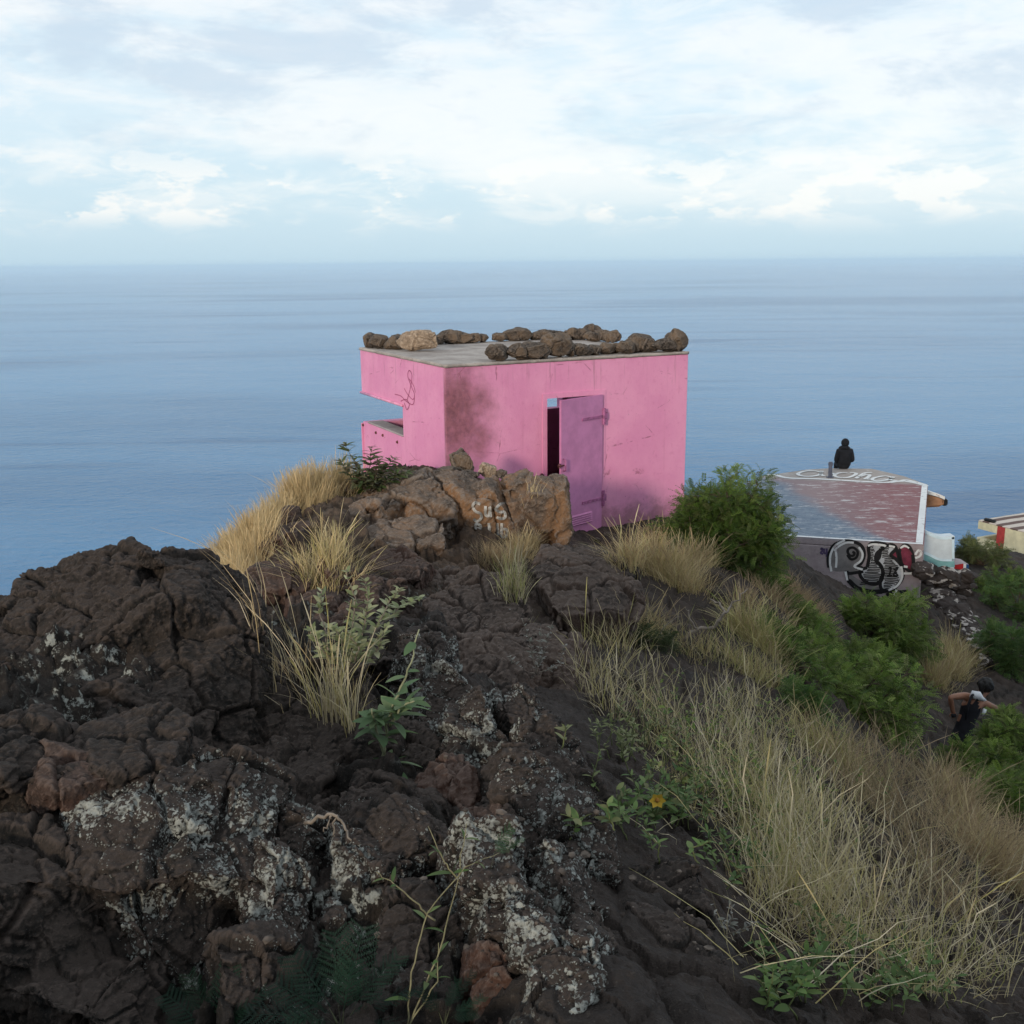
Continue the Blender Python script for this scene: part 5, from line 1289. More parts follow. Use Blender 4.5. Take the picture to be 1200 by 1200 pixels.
Vv, _ = get_np(climber.data); c0 = np.array(hipp, np.float32); Vv -= c0; climber.data.vertices.foreach_set('co', Vv.ravel()); climber.data.update(); climber.location = hipp
tag(climber, 'person in a black tank top climbing through green bushes, hand on hip', 'person')
hd, fw = q(1155.5, 804.5, .18), (Vector((.75, .55, -.35))).normalized()
bm = bmesh.new()
hm = Matrix.LocRotScale(hd - fw * .02 + UZ * .025, None, (.116, .120, .116)); bmesh.ops.create_icosphere(bm, subdivisions=4, radius=1, matrix=hm)
bmesh.ops.delete(bm, geom=[v for v in bm.verts if (v.co - hd).dot(fw) > .055 and v.co.z < hd.z + .06], context='VERTS')
me = bm_mesh('hair', bm, True); Vv, N = get_np(me); Vv += N * (fbm(Vv * 22, 3, .6, 5) * .022)[:, None]; me.vertices.foreach_set('co', Vv.ravel())
under(link('hair', me, M_hair, climber))
bm = bmesh.new(); tube(bm, [hd - fw * .07 + UZ * .05, hd - fw * .13 + UZ * .02, hd - fw * .13 - UZ * .07, hd - fw * .10 - UZ * .13], [.05, .055, .04, .012], 8)
me = bm_mesh('hair_tail', bm, True); Vv, N = get_np(me); Vv += N * (fbm(Vv * 25, 3, .6, 6) * .02)[:, None]; me.vertices.foreach_set('co', Vv.ravel()); under(link('hair_tail', me, M_hair, climber))
up_ = (UZ - fw * fw.z).normalized(); face_bits(hd - UZ * .005, fw, up_, climber, M_skin)
bm = bmesh.new(); tube(bm, [q(1138.5, 817, .05), q(1141.5, 814, .03), q(1145.5, 814.5, .03), q(1149.5, 818.5, .02), q(1153, 820.5, .06)], [.035, .062, .060, .038, .03], 10)
me = bm_mesh('scarf', bm, True); Vv, N = get_np(me); Vv += N * (fbm(Vv * 16, 3, .6, 8) * .03)[:, None]; me.vertices.foreach_set('co', Vv.ravel()); under(link('scarf', me, M_scarf, climber))
bm = bmesh.new(); tube(bm, [q(1154.5, 831, -.02), q(1153, 835, -.04), q(1151, 838, -.03)], [.03, .026, .018], 8); under(link('scarf_end', bm_mesh('scarf_end', bm, True), M_scarf, climber))
bm = bmesh.new(); tube(bm, [q(1131.5, 843, -.06), q(1134, 828, -.05), q(1139, 815, -.02), q(1144, 812, .04)], .02, 6); tube(bm, [q(1120, 838.5, -.01), q(1115, 838.5, .0)], .03, 8)
under(link('strap', bm_mesh('strap', bm, True), M_top, climber))
# ------------------------------------------------------------------ vegetation
bpy.context.view_layer.update(); _DG = bpy.context.evaluated_depsgraph_get(); _DG.update()
def drop(x, y, z):
    ok, loc, n, i, o, m = scene.ray_cast(_DG, Vector((x, y, z + .9)), Vector((0, 0, -1)))
    if ok and any(k in o.name for k in SOLID) and 'roof' not in o.name and abs(loc.z - z) < 1.2: return loc.z
    return float(hz(np.float64(x), np.float64(y)))
def mat_leaf(name, trans=.3, rough=.6, spec=.2):
    m, nt, b = new_mat(name)
    c = attr(nt, 'tint', 'Color')
    n = noise(nt, pos(nt), 9, 3, .6)
    c = mix(nt, ramp(nt, n, .3, .7, 0, .35), c, mix(nt, .5, c, (.01, .015, .005), 'MULTIPLY'))
    nt.links.new(c, b.inputs['Base Color']); b.inputs['Roughness'].default_value = rough; b.inputs['Specular IOR Level'].default_value = spec
    t = nt.nodes.new('ShaderNodeBsdfTranslucent'); nt.links.new(c, t.inputs[0])
    mx = nt.nodes.new('ShaderNodeMixShader'); mx.inputs[0].default_value = trans
    nt.links.new(b.outputs[0], mx.inputs[1]); nt.links.new(t.outputs[0], mx.inputs[2])
    nt.links.new(mx.outputs[0], nt.nodes['Material Output'].inputs[0]); return m
M_grass = mat_leaf('dry_grass_blades', .25, .7); M_leaf = mat_leaf('green_leaves', .4); M_twig = mat_paint('brown_twig', (.10, .07, .05), .9, .25, .4, 20)
M_graytwig = mat_paint('grey_dead_branch', (.24, .20, .165), .9, .2, .4, 16)
M_stem = mat_paint('green_stem', (.13, .15, .06), .7, .15, .2, 20)
def pick(cols, n, var=.12):
    cols = np.array(cols); k = rng.integers(0, len(cols), n); a = rng.random((n, 1))
    c = cols[k] * (1 - a * .5) + cols[rng.integers(0, len(cols), n)] * a * .5
    return (c * rng.normal(1, var, (n, 1)).clip(.55, 1.6)).clip(0, 1)
def blades(base, h, lean, width, cols, seg=4, curve=1.8, head=False, wob=.0):
    """thin tapering curved blades; lean (n,2) is the sideways reach of the tip as a share of the height"""
    n = len(base); t = np.linspace(0, 1, seg + 1)
    P = np.repeat(base[:, None], seg + 1, 1).astype(np.float64)
    P[:, :, 2] += h[:, None] * (t - .22 * np.linalg.norm(lean, axis=1)[:, None] * t ** 2)
    P[:, :, :2] += (lean * h[:, None])[:, None] * (t ** curve)[None, :, None]
    if wob: P[:, 1:, :2] += rng.normal(0, wob, (n, seg, 2)) * h[:, None, None]
    a = rng.random(n) * math.tau; s = np.stack([np.cos(a), np.sin(a), np.zeros(n)], 1)
    prof = 1 - .85 * t ** 1.5
    if head: prof = np.where(t > .72, 1.5, .8) * np.where(t > .97, .3, 1)
    w = (width[:, None] * prof[None])[:, :, None] * s[:, None] * .5
    V = np.stack([P - w, P + w], 2).reshape(n, -1, 3)
    k = np.arange(seg) * 2; f = np.stack([k, k + 1, k + 3, k + 2], 1)
    F = (f[None] + (np.arange(n) * (seg + 1) * 2)[:, None, None]).reshape(-1, 4)
    return V.reshape(-1, 3), F, np.repeat(cols, (seg + 1) * 2, 0)
def join(parts):
    Vs, Fs, Cs, o = [], [], [], 0
    for V, F, C_ in parts: Vs.append(V); Fs.append(F + o); Cs.append(C_); o += len(V)
    return np.concatenate(Vs), np.concatenate(Fs), np.concatenate(Cs)
def tuft_pts(cx, cy, r, n, el=1.0, zc=None):
    p = rng.normal(0, .5, (n, 2)) * [r, r * el] + [cx, cy]; z0 = zc if zc is not None else float(hz(np.float64(cx), np.float64(cy)))
    return np.concatenate([p, np.array([drop(a, b, z0) - .02 for a, b in p])[:, None]], 1), p - [cx, cy]
def grass_parts(spots, cols, hmin, hmax, wid, spread=.35, wind=(.12, 0), head=False, seg=4, wob=.0, find=None):
    """spots: (px, py, radius, count[, distance]) on the slope"""
    out = []
    for s in spots:
        c = (find or surf)(s[0], s[1])
        b, off = tuft_pts(c.x, c.y, s[2], s[3], 1.0, c.z); n = s[3]
        ln = off / s[2] * spread + rng.normal(0, spread * .6, (n, 2)) + wind
        h = rng.uniform(hmin, hmax, n) * (1 - .25 * (np.linalg.norm(off, axis=1) / s[2]).clip(0, 1.5))
        out.append(blades(b, h, ln, rng.uniform(.7, 1.3, n) * wid, pick(cols, n), seg, 1.7, head, wob))
    return out
def plant_obj(name, parts, mat, parent=None, loc=None):
    V, F, C_ = join(parts); V = np.array(V)
    if loc is None and parent is None:
        loc = Vector((V[:, 0].mean(), V[:, 1].mean(), V[:, 2].min()))
    if loc is not None: V = V - np.array(loc)
    me = mesh_np(name, V, F); vattr(me, 'tint', C_)
    return link(name, me, mat, parent, loc)
GOLD = [(.62, .46, .25), (.70, .54, .32), (.52, .38, .20), (.56, .45, .25)]
STRAW = [(.54, .44, .21), (.62, .52, .29), (.44, .37, .16), (.40, .37, .13), (.66, .56, .35)]
GREENSTRAW = [(.34, .35, .11), (.44, .41, .16), (.26, .30, .085), (.52, .46, .22)]
BROWN = [(.40, .29, .17), (.48, .36, .21), (.32, .23, .14), (.44, .35, .21)]
PALE = [(.62, .53, .36), (.70, .60, .43), (.52, .43, .29)]
# golden grass down the left flank: one mass
sp1 = [(404,576,.28,700),(388,582,.3,1000),(372,588,.3,1000),(356,597,.3,900),(342,600,.22,500),(324,614,.26,800),(310,626,.28,900),(296,638,.32,1000),(284,648,.34,1000),(270,658,.34,1000),(258,666,.34,900),(248,674,.32,800),(288,668,.3,700),(274,684,.3,700),(300,655,.2,400),(268,700,.25,400)]
o = plant_obj('dry_grass', grass_parts(sp1, GOLD, .2, .46, .0065, .35, (-.06, .02), find=hit) + grass_parts([(s[0], s[1], s[2], s[3] // 7) for s in sp1], GOLD, .36, .56, .005, .3, (-.08, .0), True, find=hit), M_grass)
tag(o, 'golden dry grass covering the left flank of the ridge', 'grass', kind='stuff')
# single tufts
def tuft(label, spots, cols, h0, h1, w, spread=.35, wind=(.1, 0), heads=None, wob=.0):
    parts = grass_parts(spots, cols, h0, h1, w, spread, wind, wob=wob)
    if heads: parts += grass_parts([(*s[:3], max(3, int(s[3] * heads)), *s[4:]) for s in spots], cols, h1, h1 * 1.45, w * .8, spread * .8, wind, True, 5)
    return tag(plant_obj('grass_tuft', parts, M_grass), label, 'grass tuft', 'tufts of dry grass')
tuft('straw tuft between the brown block and the reddish jagged rocks', [(378,655,.26,420,9.6),(395,645,.2,200,9.8),(360,668,.15,120,9.4)], STRAW + GOLD, .16, .40, .006, .6, (0, 0), .15, .03)
tuft('golden tuft growing against the split brown boulder', [(608,648,.17,520,12.4),(622,640,.12,240,12.5),(596,660,.12,200,12.2)], GOLD, .14, .32, .006, .5, (.05, 0), .06, .03)
tuft('rusty brown grass below the white scrawl on the boulder', [(573,655,.14,260,12.2),(585,662,.12,180,12.0)], BROWN, .12, .28, .006, .5, (0, 0), None, .03)
tuft('upright pale green straw tuft standing in front of the golden one', [(600,695,.10,110,9.9),(608,690,.08,60,10.0)], PALE + GREENSTRAW, .2, .42, .006, .3, (.03, 0), .1, .03)
tuft('wide golden tuft on the slope below the feathery bush', [(765,668,.34,900),(790,672,.34,900),(745,660,.25,500),(815,660,.28,500),(800,690,.3,500),(770,640,.2,240)], GOLD + BROWN + STRAW, .18, .46, .007, .6, (0, -.05), .12, .03)
tuft('long pale stalks fanning over the reddish round boulder', [(330,785,.09,16,6.0),(350,800,.09,20,5.8),(310,765,.08,14,6.2),(370,822,.08,14,5.9)], PALE + GOLD, .2, .42, .004, .4, (-.25, 0), .2, .02)
tuft('short dry stalks beside the broad leaved plant', [(398,840,.08,46,4.9),(415,850,.06,26,4.8),(385,832,.06,26,5.0)], PALE + STRAW, .2, .42, .005, .35, (.05, 0), .2)
tuft('thin straw tuft right of the flat boulder', [(705,815,.14,46),(695,790,.12,36),(720,840,.12,40),(680,800,.12,22)], PALE + STRAW, .15, .42, .005, .6, (.0, 0), .2, .04)
tuft('tan grass clump on the bank above the climbing person', [(1110,790,.35,700),(1125,780,.3,500),(1095,800,.3,450),(1115,765,.3,300)], STRAW + BROWN, .25, .6, .009, .5, (.03, 0), .08, .03)
tuft('straw clump on the dark soil between the two feathery bushes', [(880,752,.25,420),(868,740,.18,240),(895,765,.22,300),(910,745,.2,160)], STRAW + GREENSTRAW + BROWN, .18, .48, .007, .6, (-.03, 0), .15, .04)
tuft('brown fading grass on the bank below the graffiti', [(930,700,.5,500),(950,715,.4,400),(905,705,.35,260),(880,715,.3,200)], BROWN, .2, .42, .010, .6, (.2, -.1))
tuft('rusty golden grass mass near the right edge', [(1120,940,.35,520),(1135,975,.35,560),(1155,1010,.35,560),(1180,1030,.35,460),(1105,920,.25,280),(1195,1000,.3,340)], BROWN + BROWN + STRAW[:2], .2, .52, .006, .6, (.12, -.05), .08, .04)
# the straw slope right of the trail: one mass
sp2 = [(770,850,.28,170),(790,880,.30,220),(822,900,.32,330),(850,870,.32,380),(870,920,.32,480),(900,900,.35,520),(900,960,.30,560),(930,940,.32,480),(930,1000,.26,480),(960,985,.28,420),(910,1020,.20,380),(885,985,.22,360),
       (945,1050,.18,360),(980,1040,.22,320),(1010,1060,.24,260),(915,1070,.14,240),(955,1090,.15,230),(1040,1090,.2,200),(1080,1120,.2,160),(1000,1110,.16,200),(1120,1150,.18,130),(1050,1150,.16,120),(850,960,.20,200),(815,930,.20,120),
       (760,820,.25,110),(735,790,.22,90),(850,820,.3,160),(880,850,.3,260),(1160,1120,.22,120),(885,1040,.12,110)]
sub = []
for s_ in sp2:          # many small uneven clumps instead of an even sward
    for k in range(7):
        sub.append((s_[0] + rg.gauss(0, 17), s_[1] + rg.gauss(0, 17), rg.uniform(.03, .10), max(4, int(s_[3] * rg.uniform(.004, .085)))))
thin = [(s[0], s[1], s[2], max(8, s[3] // 7)) for s in sp2]
gp = []
for i_, s_ in enumerate(sub):
    hh = rg.uniform(.12, .42); cs = [STRAW, STRAW + PALE, GREENSTRAW, STRAW + BROWN, STRAW + GREENSTRAW][i_ % 5]
    gp += grass_parts([s_], cs, hh * .45, hh, .0042, .5, (rg.uniform(-.25, .3), rg.uniform(-.2, .15)), wob=.055)
o = plant_obj('dry_grass', gp + grass_parts([(s[0], s[1], s[2], s[3] // 3) for s in sp2], PALE + BROWN + [(.22, .17, .11)], .04, .13, .0042, 1.8, (0, 0), wob=.16)
              + grass_parts(thin, STRAW + PALE, .32, .70, .0030, .4, (.03, 0), True, 6, .02), M_grass)
tag(o, 'tangled straw and green grass covering the slope right of the trail', 'grass', kind='stuff')
tuft('sparse brown dead grass on the dark soil between straw slope and rusty mass', [(1005,900,.4,260),(1040,940,.4,300),(1065,980,.35,300),(1085,1030,.3,260),(1000,930,.3,200),(1060,910,.4,240),(1110,1070,.25,160)], BROWN + [(.2, .15, .1), (.26, .24, .12)], .15, .5, .005, .7, (0, 0), .12, .05)
tuft('low weedy straw along the upper lip of the straw slope', [(900,800,.35,240),(870,790,.3,200),(960,880,.3,300),(985,900,.3,240),(830,770,.3,130),(790,760,.3,130),(720,760,.2,80)], STRAW + BROWN + GREENSTRAW, .15, .45, .006, .6, (0, 0), .1, .04)
# bent, fallen straws lying through each other
parts = []
for i in range(330):
    px, py = rg.uniform(770, 1190), rg.uniform(960, 1180)
    if px < 850 and py > 1000: continue
    c = surf(px, py); b = np.array([[c.x, c.y, c.z + .01]]); L = rg.uniform(.25, .6)
    parts.append(blades(b, np.array([L * .45]), np.array([[rg.uniform(-1.8, 1.8), rg.uniform(-1, 1)]]), np.array([.0042]), pick(PALE + STRAW, 1), 5, 1.2, False, .03))
tag(plant_obj('fallen_straw', parts, M_grass), 'loose fallen straws tangled at the bottom right', 'straw', kind='stuff')
# long straight stalks, each a thing
for i in range(95):
    x0 = rg.uniform(880, 1190); y0 = rg.uniform(1040, 1190) if x0 > 950 else rg.uniform(960, 1060)
    c = surf(x0, y0); L = rg.uniform(.35, .8) * (1 if y0 < 1080 else .6); side = rg.choice([-1, -1, .25, .5])
    V, F, C_ = blades(np.array([[0, 0, -.03]]), np.array([L]), np.array([[side * rg.uniform(.15, .85), rg.uniform(-.2, .4)]]), np.array([.0034]), pick(PALE + STRAW[:2], 1), 7, 1.35, True)
    o = plant_obj('straw_stalk', [(V, F, C_)], M_grass, None, Vector((0, 0, 0))); o.location = c
    tag(o, 'long thin straw stalk rising out of the tangled grass at lower right', 'stalk', 'long straw stalks at lower right')

# feathery shrubs
def frond_tpl(pairs=7, plen=.30, pw=.075, droop=.4, leaflets=0):
    V, F = [], []
    def quad(a, b_, c, d): k = len(V); V.extend([a, b_, c, d]); F.append((k, k + 1, k + 2, k + 3))
    yz = lambda y: -droop * y * y
    for i in range(3):
        y0, y1 = i / 3, (i + 1) / 3; quad((-.008, y0, yz(y0)), (.008, y0, yz(y0)), (.006, y1, yz(y1)), (-.006, y1, yz(y1)))
    for i in range(pairs):
        y = .12 + .88 * (i + .5) / pairs; L = plen * (1 - .55 * abs(y - .45) ** 1.2)
        for s in (-1, 1):
            d = Vector((s * .85, .5, -.12 - .2 * (i % 2))).normalized(); p0 = Vector((0, y, yz(y))); p1 = p0 + d * L; w = Vector((-d.y * s, d.x * s, 0)).normalized() * pw * .5
            if not leaflets:
                m = p0 + d * L * .5 + Vector((0, 0, .02))
                quad(tuple(p0), tuple(m - w), tuple(p1), tuple(m + w))
            else:
                for j in range(leaflets):
                    q_ = p0 + d * L * (j + .6) / leaflets; ll = pw * (1 - .4 * j / leaflets)
                    for r in (-1, 1):
                        e = (w.normalized() * r * .9 + d * .45).normalized(); t_ = q_ + e * ll; h_ = d * L / leaflets * .36
                        quad(tuple(q_ - h_ * .3), tuple(q_ + e * ll * .5 - h_), tuple(t_), tuple(q_ + e * ll * .5 + h_))
    return np.array(V), np.array(F)
TPL = frond_tpl(6, .27, .105, .35); TPL2 = frond_tpl(6, .26, .10, .35); TPLF = frond_tpl(9, .36, .085, .22, 8)
def leaf_tpl(wd=.42, fold=.10, droop=.25, tooth=0):
    ys = np.linspace(0, 1, 7); w = wd * np.sin(np.pi * np.clip(ys * .93 + .04, 0, 1)) ** .8 * (1.1 - .35 * ys); w[0] = .02; w[-1] = .0
    V, F = [], []
    for y, x in zip(ys, w):
        z = -droop * y * y; V += [(-x / 2, y, z + fold * x), (0, y, z), (x / 2, y, z + fold * x)]
    for i in range(6):
        k = i * 3; F += [(k, k + 1, k + 4, k + 3), (k + 1, k + 2, k + 5, k + 4)]
    return np.array(V), np.array(F)
LEAF = leaf_tpl(); NARROW = leaf_tpl(.24, .1, .4)
def place(tpl, P, D, S, cols, roll=None):
    """copies of a template: at P, +y along D, size S"""
    V, F = tpl; n = len(P); D = D / np.linalg.norm(D, axis=1, keepdims=True)
    up = np.tile([0, 0, 1.0], (n, 1)) + rng.normal(0, .35, (n, 3)); X = np.cross(D, up); X /= np.linalg.norm(X, axis=1, keepdims=True) + 1e-9; Z = np.cross(X, D)
    W = P[:, None] + S[:, None, None] * (V[None, :, :1] * X[:, None] + V[None, :, 1:2] * D[:, None] + V[None, :, 2:] * Z[:, None])
    FF = (F[None] + (np.arange(n) * len(V))[:, None, None]).reshape(-1, 4)
    return W.reshape(-1, 3), FF, np.repeat(cols, len(V), 0)
GREEN = [(.085, .15, .030), (.11, .185, .037), (.14, .22, .046), (.06, .11, .026), (.20, .275, .07), (.16, .175, .075)]
DGREEN = [(.06, .12, .034), (.08, .15, .04), (.11, .18, .046), (.14, .20, .06)]
YGREEN = [(.19, .27, .05), (.24, .33, .07), (.14, .21, .04), (.28, .34, .10), (.24, .25, .11)]
def shrub(label, px, py, Y, rx, rz_, nclump=16, nf=46, fs=(.16, .30), cols=GREEN, tpl=None, ry=None, group=None, name='shrub', base=None):
    c = PY(px, py, Y); g = float(hz(np.float64(c.x), np.float64(c.y))) if base is None else base
    root = empty(name, (c.x, c.y, g - .05), label, 'shrub', group); o = np.array((c.x, c.y, g - .05))
    ry = ry or rx; bm = bmesh.new(); parts = []
    for k in range(nclump):
        a = rng.random() * math.tau; e = rng.uniform(-.75, 1.0); rr_ = rng.uniform(.45, .98)
        cc = np.array((c.x + rx * rr_ * math.cos(a) * math.sqrt(1 - .7 * e * e), c.y + ry * rr_ * math.sin(a) * math.sqrt(1 - .7 * e * e), c.z + rz_ * rr_ * e))
        cc[2] = max(cc[2], float(hz(cc[0], cc[1])) + .12)
        fs_ = (fs[0] * .72, fs[1] * .72); n = int(nf * 1.55 * rng.uniform(.55, 1.4)); cr = rng.uniform(.22, .42) * (rx + rz_) / 2
        d = rng.normal(0, 1, (n, 3)); d /= np.linalg.norm(d, axis=1, keepdims=True)
        P = cc + d * cr * rng.uniform(.25, 1, (n, 1)) * [1, 1, .8]
        dirs = d * .75 + rng.normal(0, .45, (n, 3)) + (cc - np.array(c)) / max(rx, .1) * .25 + [0, 0, .18]
        tone = rng.normal(1, .16)
        parts.append(place(tpl or TPL, P, dirs, rng.uniform(*fs_, n), (pick(cols, n, .16) * tone).clip(0, 1)))
        mid = (o + cc) / 2 + rng.normal(0, .1, 3) * rx
        r0 = .022 * rx / .8
        tube(bm, [(0, 0, 0), tuple(mid - o), tuple(cc - o)], [r0, r0 * .6, r0 * .3], 5, False)
        for q_ in range(5):
            t_ = P[rng.integers(0, n)]; tube(bm, [tuple(cc - o), tuple((cc + t_) / 2 - o + [0, 0, .02]), tuple(t_ - o)], [r0 * .3, r0 * .22, r0 * .12], 4, False)
    link('branches', bm_mesh('branches', bm, True), M_twig, root)
    plant_obj('foliage', [(V - o, F, C_) for V, F, C_ in parts], M_leaf, root)
    return root
shrub('biggest feathery green bush, growing at the right corner of the pink pillbox', 852, 626, 14.8, .84, .84, 92, 58, (.14, .26), GREEN, TPL, .7)
shrub('low olive bush leaning against the foot of the pink wall', 795, 612, 15.3, .26, .24, 7, 34, (.12, .2), [(.09, .10, .045), (.07, .09, .035), (.12, .12, .06)], None, .22)
shrub('bright green feathery bush just below the graffiti wall', 1040, 740, 18.2, .95, .72, 32, 64, (.18, .32), YGREEN + GREEN, None, .7)
shrub('green feathery bush left of the one below the graffiti', 975, 775, 14.0, .85, .52, 26, 60, (.15, .28), YGREEN + GREEN)
shrub('large green bush in the middle of the right slope, left of the climbing person', 1010, 835, 12.2, .82, .58, 30, 62, (.13, .25), YGREEN + GREEN)
shrub('small green bush beside the straw clump on the right slope', 925, 800, 11.5, .48, .36, 14, 50, (.12, .22), GREEN)
shrub('dark green bush half buried in straw grass on the right slope', 935, 860, 9.6, .30, .24, 8, 40, (.10, .2), DGREEN)
shrub('bush right of the climbing person, covering the reaching hand', 1195, 868, 13.4, .52, .40, 18, 60, (.13, .24), GREEN + YGREEN)
shrub('bush in front of the climbing person, hiding the legs', 1150, 897, 12.8, .46, .30, 18, 58, (.13, .24), GREEN + YGREEN)
shrub('green bush at the right edge above the rusty golden grass', 1195, 955, 11.2, .55, .55, 22, 60, (.13, .25), YGREEN + GREEN)
shrub('dark green bush at the right edge beside the tumbled stone wall', 1192, 765, 19.5, .80, .60, 16, 60, (.2, .34), DGREEN)
shrub('deep green bush at the right edge below the dirt mound', 1190, 705, 25.0, 1.0, .62, 16, 60, (.24, .42), DGREEN)
shrub('pale olive bush on the crest in front of the cream pillbox', 1152, 655, 31.0, .70, .55, 14, 50, (.24, .4), [(.13, .15, .055), (.17, .18, .08), (.09, .12, .04)])
shrub('small shadowy bush on the dirt right of the tumbled stone wall', 1168, 690, 27.0, .6, .45, 12, 50, (.2, .36), GREEN + [(.12, .13, .05)])
shrub('dull green weed bush on bare soil beside the dry branch', 765, 770, 9.4, .22, .22, 7, 32, (.08, .16), [(.055, .075, .03), (.08, .10, .045)])
# leafy twig bush at the left foot of the pillbox
def leafy(name, label, cat, stems, n_leaf, size, cols, tpl=None, stem_r=.006, stem_mat=None, group=None, spreadv=.5, upb=.3, tip=False, start=.15, anchor=True):
    """stems: lists of (px, py, Y) from root to tip"""
    a0 = stems[0][0]; dY = surf(a0[0], min(a0[1], 1198)).y - a0[2] if anchor else 0.0
    stems = [[stems[0][0]] + list(s[1:]) if anchor and abs(s[0][1] - a0[1]) < 25 else s for s in stems]
    W = [[PY(q_[0], q_[1], q_[2] + dY - (.02 if anchor else 0)) for q_ in s] for s in stems]; o = np.array(W[0][0]); root = empty(name, o, label, cat, group)
    bm = bmesh.new(); parts = []
    for s in W:
        S = []
        for i in range(len(s) - 1):
            for k in range(5): S.append(s[i].lerp(s[i + 1], k / 5))
        S.append(s[-1]); m = len(S)
        S = [p + Vector(rng.normal(0, stem_r * .6, 3)) for p in S]
        tube(bm, [p - Vector(o) for p in S], [stem_r * (1 - .65 * i / m) for i in range(m)], 5)
        n = n_leaf; t = np.sort(rng.uniform(start, 1.0, n)) if not tip else rng.uniform(.6, 1, n)
        idx = (t * (m - 1)).astype(int).clip(0, m - 2)
        P = np.array([S[i].lerp(S[i + 1], 0.5) for i in idx]); A = np.array([(S[i + 1] - S[i]).normalized() for i in idx])
        ang_ = np.arange(n) * 2.4 + rng.random() * 6
        D = np.stack([np.cos(ang_), np.sin(ang_), rng.normal(.1, .25, n)], 1) * spreadv * 2 + A * .5 + [0, 0, upb]
        parts.append(place(tpl or LEAF, P, D, size * rng.uniform(.55, 1.15, n) * (1.1 - .5 * t), pick(cols, n, .13)))
    link('stem', bm_mesh('stem', bm, True), stem_mat or M_stem, root)
    plant_obj('leaves', [(V - o, F, C_) for V, F, C_ in parts], M_leaf, root); return root
TW = [[(432,578,13.6),(420,550,13.7),(404,520,13.8)], [(434,578,13.6),(433,548,13.6),(436,522,13.7)], [(440,578,13.6),(448,552,13.6),(462,536,13.7)], [(430,578,13.5),(412,560,13.6),(398,540,13.6)], [(445,578,13.6),(462,560,13.7),(480,552,13.8)],
      [(436,578,13.5),(441,556,13.5),(443,535,13.6)], [(428,578,13.5),(422,562,13.5),(413,535,13.6)], [(450,578,13.6),(470,566,13.7),(490,560,13.8)], [(446,578,13.5),(455,562,13.6),(470,548,13.7)]]
leafy('leafy_bush', 'straggly bush with small dark leaves in front of the pink left wall', 'shrub', TW, 62, .19, [(.10, .12, .045), (.15, .12, .08), (.09, .14, .05), (.17, .18, .10)], NARROW, .007, M_twig, None, .55, .15)
shrub('bright green mossy cushion at the root of the straggly bush', 431, 574, 13.0, .17, .09, 6, 40, (.06, .12), [(.10, .17, .03), (.13, .20, .04)], None, .14, name='cushion_plant')
# broad leaved plant, close by on the left of the trail
leafy('broad_leaved_plant', 'tall plant with broad green leaves and a pale stem among black rocks', 'plant',
      [[(450,885,4.5),(452,850,4.5),(462,820,4.48),(478,785,4.46),(492,738,4.45)], [(452,870,4.5),(440,850,4.45),(436,832,4.4)], [(455,850,4.5),(470,830,4.45),(486,822,4.4)], [(450,885,4.5),(456,895,4.4),(462,905,4.35)]],
      17, .135, [(.14, .23, .11), (.17, .26, .13), (.21, .28, .15), (.11, .18, .085)], LEAF, .007, mat_paint('pale_green_stem', (.26, .27, .17), .7), None, .6, .0)
# pale sage coloured plant
SG = [[(410,790,7.0),(412,740,7.0),(416,700,7.0),(405,668,7.0)], [(412,785,7.0),(425,745,7.0),(432,705,7.0),(428,680,7.0)], [(405,790,6.9),(385,760,6.9),(375,715,7.0),(377,690,7.0)], [(415,785,7.0),(440,740,7.0),(455,705,7.1),(470,690,7.1)],
      [(400,790,6.9),(380,765,6.9),(362,738,6.9)], [(415,790,6.9),(420,760,6.9),(405,735,6.9)], [(420,785,7.0),(445,760,7.0),(452,735,7.0)], [(412,780,7.0),(400,750,6.9),(392,735,6.9)], [(440,740,7.1),(470,712,7.2),(492,700,7.3)]]
leafy('sage_plant', 'branching plant with small pale grey-green leaves in front of the reddish rocks', 'plant', SG, 46, .066, [(.33, .36, .19), (.42, .44, .26), (.27, .31, .15), (.46, .47, .31)], LEAF, .005, M_graytwig, None, .55, .3)
# grey withered plants on the rock
for i, (lab_, st, n_) in enumerate([('withered grey plant on the lava rock left of the flat boulder', [[(628,790,6.9),(622,755,6.9),(612,725,6.9)], [(632,790,6.9),(640,755,6.9),(648,728,6.9)], [(630,795,6.9),(632,770,6.9),(634,735,6.9)], [(636,800,6.8),(655,780,6.8),(662,755,6.8)], [(620,800,6.8),(605,785,6.8),(598,768,6.8)]], 30),
                                    ('withered grey-green weed at the right lip of the dusty trail bottom', [[(850,1095,2.75),(840,1075,2.75),(828,1062,2.72)], [(852,1095,2.75),(858,1075,2.75),(856,1055,2.78)], [(850,1100,2.72),(870,1090,2.74),(885,1080,2.76)]], 16)]):
    leafy('withered_plant', lab_, 'plant', st, n_, .05 if i == 0 else .03, [(.27, .26, .235), (.34, .33, .30), (.20, .205, .17)], LEAF, .005 if i == 0 else .003, M_graytwig, None, .55, .2)
